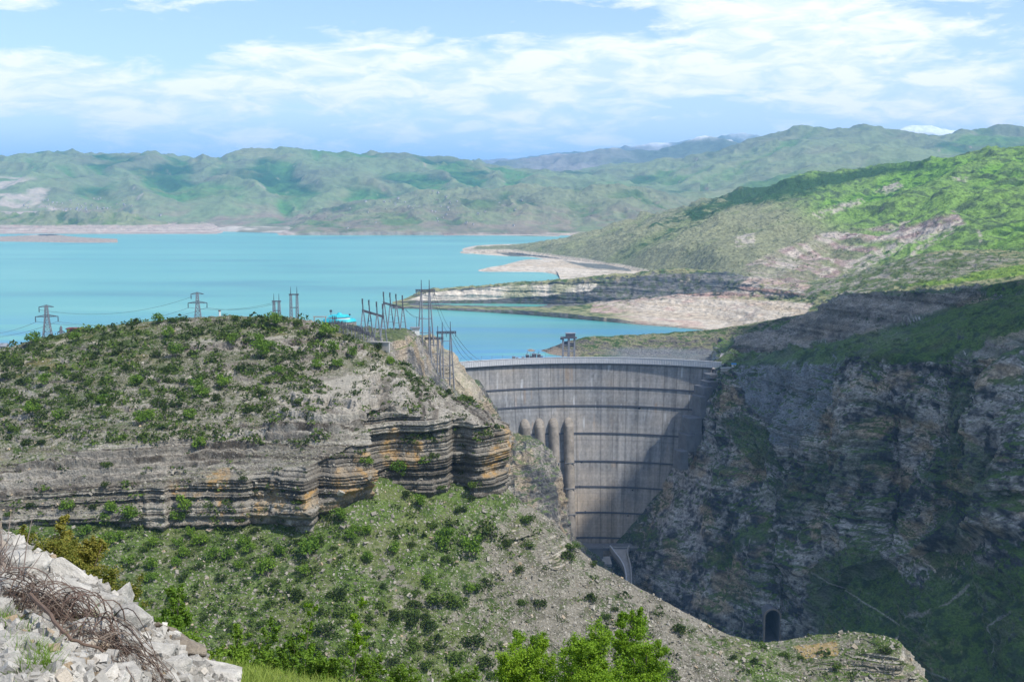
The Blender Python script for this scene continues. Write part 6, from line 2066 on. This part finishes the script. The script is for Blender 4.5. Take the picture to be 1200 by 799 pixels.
BIG = [(8, 672, 62, 3, (.2, .1, .6), 'big grey boulder at the left edge crowning the rubble', (1, 1, 1)),
       (36, 672, 48, 3, (.5, -.2, 1.2), 'rounded grey block below the crowning boulder', (1, 1, .9)),
       (55, 668, 30, 13, (.9, .5, .4), 'upright five-sided pale rock standing on the rubble edge', (.8, .8, 1.3)),
       (86, 684, 58, 2, (.55, .62, -.3), 'long grey slab tilted down to the right on the rubble edge', (1.25, .8, .9)),
       (118, 690, 28, 5, (.1, .4, .2), 'small flat grey rock poking out past the tilted slab', (1.2, 1, .8)),
       (48, 712, 66, 7, (.7, .35, .1), 'large smooth pale slab leaning in the middle of the rubble', (1.1, .9, 1)),
       (14, 702, 60, 9, (.5, .2, 1.4), 'broad white slab at the left edge above the brushwood', (1.1, .8, .8)),
       (95, 700, 48, 8, (.4, .5, .3), 'thin pale slab lying under the tilted grey one', (1.3, .8, 1)),
       (108, 725, 44, 1, (.2, -.3, .8), 'squarish buff rock right of the leaning slab', (1, 1, 1)),
       (148, 712, 44, 13, (.8, -.5, .3), 'pale pointed boulder standing upright by the green shrub', (.9, .9, 1.15)),
       (131, 712, 40, 3, (.2, .6, 1), 'grey boulder just left of the pointed one', (1, 1, .9)),
       (26, 760, 62, 1, (.2, .1, .5), 'large pale boulder below the brushwood at the left', (1.25, .9, .9)),
       (150, 740, 52, 0, (.3, .2, .9), 'blocky pale boulder with a flat face beside the brushwood', (1, 1, 1)),
       (195, 742, 50, 6, (.1, .3, 1.9), 'rounded boulder with a dark hollow at the right rubble edge', (1.2, .9, .8)),
       (178, 770, 54, 5, (.1, .2, .2), 'broad flat slab on the lower right of the rubble', (1.3, .9, .8)),
       (246, 792, 72, 4, (.12, .14, -.1), 'long flat slab at the lower right tip of the rubble', (1.2, .7, .9)),
       (138, 796, 62, 7, (.5, .1, .1), 'long blunt grey block at the bottom edge below the brushwood', (1.25, .7, 1.1)),
       (88, 780, 42, 11, (.3, .3, .9), 'pale angular block left of the blunt grey one', (1, 1, 1)),
       (220, 770, 46, 9, (.3, .1, .5), 'tilted pale block near the tip of the rubble', (1, 1, 1)),
       (205, 790, 48, 3, (.2, .2, 1.5), 'rounded pale block at the bottom edge near the rubble tip', (1, 1, 1)),
       (60, 770, 50, 12, (.6, .9, .3), 'narrow white slab leaning at the bottom left', (1.2, .7, 1)),
       (20, 785, 46, 10, (.4, .3, .8), 'pale rock in the bottom left corner', (1, 1, 1))]
for px_, py_, sz_, mi, rot, lab, sc_ in BIG:
    place_rock(px_, py_, sz_ * .95, mi, lab, None, rot, .3, sc_)
edge = lambda x: np.interp(x, pxn, sil_y)
n_placed = 0; tries = 0; spots = []
while n_placed < 275 and tries < 9000:
    tries += 1
    px_, py_ = r6.uniform(-5, 288), r6.uniform(612, 803)
    if py_ < edge(px_) - 1: continue
    sz_ = float(r6.choice([14, 19, 26, 34, 44], p=[.26, .27, .24, .15, .08]))
    if any((px_ - a) ** 2 + (py_ - b_) ** 2 < (.31 * (sz_ + s_)) ** 2 for a, b_, s_ in spots): continue
    spots.append((px_, py_, sz_))
    zone = 'top of the rubble at the left edge' if px_ < 70 and py_ < 700 else ('rubble edge by the tilted slabs' if py_ < 720 and px_ < 150 else ('upper side of the brushwood' if py_ < 760 and px_ > 60 and (py_ - 690) < (px_ * .5 + 20) else
        ('rubble below the brushwood' if px_ < 150 else 'lower right part of the rubble')))
    sw_ = 'large' if sz_ > 25 else ('middling' if sz_ > 15 else 'small')
    place_rock(px_, py_, sz_ * 1.15, int(r6.randint(16)), f'{sw_} angular limestone rock in the {zone}', 'loose rocks of the rubble', None, r6.uniform(.1, .5))
    n_placed += 1
print('rocks', n_placed)
pts = []
for a, b_ in zip(r6.uniform(-10, 300, 5200), r6.uniform(600, 806, 5200)):
    if b_ < edge(a): continue
    q = ray(a, b_, [rim_o])
    if q: pts.append(q[0] + Vector((0, 0, r6.uniform(0, .05))))
blocks('gravel', 'small pale stone chips filling the rubble', pts, [r6.choice([.02, .035, .05, .075]) for _ in pts], M_stone, 52)

# ------------------------------------------------------------------ the heap of cut brushwood
def along(line, t):
    k = t * (len(line) - 1); i = min(int(k), len(line) - 2); f = k - i
    return (line[i][0] * (1 - f) + line[i + 1][0] * f, line[i][1] * (1 - f) + line[i + 1][1] * f)


axis = [(-25, 690), (15, 708), (55, 724), (95, 742), (130, 764), (165, 786), (215, 815)]
bw_root = empty('brushwood_pile', ray(70, 735, [rim_o])[0], 'tangled heap of dry brown brushwood lying across the rubble', 'brushwood')
o0 = Vector(bw_root.location)
def ground_at(px_, py_):
    q = ray(px_, py_, [rim_o]); return q[0] if q else None
def strand(mb, t0, t1, off, wob, rad, lift, n=9, r=r6):
    pts = []
    ph = r.rand() * 6; sl = r.normal() * 20
    for i in range(n):
        f = i / (n - 1); t = min(1, max(0, t0 + (t1 - t0) * f))
        a, b_ = along(axis, t)
        o_ = off * (1 - .55 * t) + sl * (f - .5) + math.sin(f * 5 + ph) * wob
        g = ground_at(a + o_ * .45, b_ - o_ * .8)
        if g is None: continue
        pts.append(g + Vector((0, 0, lift * math.sin(math.pi * min(1, max(0, f))) ** .6 + .03)) - o0)
    if len(pts) > 2: mb.path(pts, rad * 2, rad * .9, 4)
groups = [MB(), MB(), MB()]
for i in range(330):
    t0 = r6.uniform(0, .72); L = r6.uniform(.12, .42)
    strand(groups[i % 3], t0, min(1, t0 + L), r6.normal() * 9, r6.uniform(0, 7), r6.uniform(.0013, .0034), abs(r6.normal()) * .09 + .02)
for k, (mb, col) in enumerate(zip(groups, ((.12, .082, .062), (.19, .15, .12), (.065, .045, .036)))):
    o = mb.build('twigs', simple_mat(('red', 'pale', 'dark')[k] + '_twig_bark', col, .9, 3.0), bw_root)
    o['label'] = ('reddish brown twigs', 'pale grey-brown twigs', 'dark brown twigs')[k]
mb = MB()
for i in range(26):            # springy hoops standing out of the heap
    a, b_ = along(axis, r6.uniform(.15, .7)); g = ground_at(a, b_)
    ang = r6.rand() * 3.14; R_ = r6.uniform(.08, .22); pts = []
    for k in range(10):
        f = math.pi * k / 9 * r6.uniform(.97, 1.0)
        pts.append(g + Vector((math.cos(f) * R_ * math.cos(ang), math.cos(f) * R_ * math.sin(ang), math.sin(f) * R_ * .9 + .1)) - o0)
    mb.path(pts, .007, .004, 4)
mb.build('bent_twigs', M_twig, bw_root)
mb = MB(); pts = [ground_at(a, b_) + Vector((0, 0, h_)) - o0 for a, b_, h_ in ((36, 733, .2), (52, 748, .2), (66, 762, .18), (80, 772, .14), (98, 778, .12), (122, 782, .1))]
mb.path([p_ + Vector((r6.normal() * .005, r6.normal() * .005, r6.normal() * .004)) for p_ in smooth_pts(pts, 3)], .022, .012, 7); mb.build('thick_branch', simple_mat('thick_branch_bark', (.13, .09, .068), .9, 6.0), bw_root)
mb = MB()
q = ground_at(2, 668)
bt = empty('dry_bush', ground_at(0, 676), 'dry grey twiggy bush hanging in from the left edge beside the boulder', 'dry bush')
for i in range(60):
    a = Vector((r6.normal() * .05, r6.normal() * .05, 0)); b_ = a + Vector((r6.normal() * .16 - .08, r6.normal() * .1, r6.uniform(.18, .42)))
    mb.path([a, a.lerp(b_, .5) + Vector((r6.normal() * .02, 0, .02)), b_], .008, .003, 4)
mb.build('twigs', simple_mat('grey_dry_twigs', (.26, .21, .18), .9, 5), bt)

# grass blades
def blades(name, label, pts, hgt, wid, mat, seed, lean=.45):
    r = np.random.RandomState(seed); P_ = np.asarray(pts, float); n = len(P_)
    d = r.normal(size=(n, 3)) * lean; d[:, 2] = 1; d /= np.linalg.norm(d, axis=1)[:, None]
    s = r.normal(size=(n, 3)); s[:, 2] = 0; s /= np.linalg.norm(s, axis=1)[:, None]
    h_ = hgt * (.5 + .8 * r.rand(n))[:, None]; wv = wid * (.6 + .6 * r.rand(n))[:, None]
    bend = r.normal(size=(n, 3)) * .25 * h_
    m = P_ + d * h_ * .55; t = P_ + d * h_ + bend * np.array([1, 1, .2])
    V = np.stack([P_ - s * wv, P_ + s * wv, m + s * wv * .7, m - s * wv * .7, t], 1).reshape(-1, 3)
    me = bpy.data.meshes.new(name)
    F = []
    for i in range(n):
        k = i * 5; F.append((k, k + 1, k + 2, k + 3)); F.append((k + 3, k + 2, k + 4))
    me.from_pydata(V.tolist(), [], F); me.materials.append(mat)
    o = bpy.data.objects.new(name, me); link(o)
    return tag(o, label, None, None, 'stuff')


pts = []
for a, b_ in zip(r6.uniform(215, 520, 16000), r6.uniform(762, 830, 16000)):
    if b_ < np.interp(a, pxn, ver_y) - 2: continue
    q = ray(a, b_, [rim_o])
    if q and q[0].y > 12.5: pts.append(q[0])
blades('grass', 'bright yellow-green grass verge at the lower right of the rubble', pts, .16, .006, M_grass, 61)
pts = []
for cx, cy, n_ in ((42, 776, 260), (55, 790, 220), (15, 768, 90), (8, 735, 120), (30, 745, 60), (100, 745, 160), (112, 730, 90), (195, 735, 60), (30, 795, 120)):
    for _ in range(n_):
        q = ray(cx + r6.normal() * 6, cy + r6.normal() * 4, [rim_o])
        if q: pts.append(q[0])
blades('grass', 'green grass tufts growing between the rubble stones', pts, .13, .003, M_green, 62, .6)
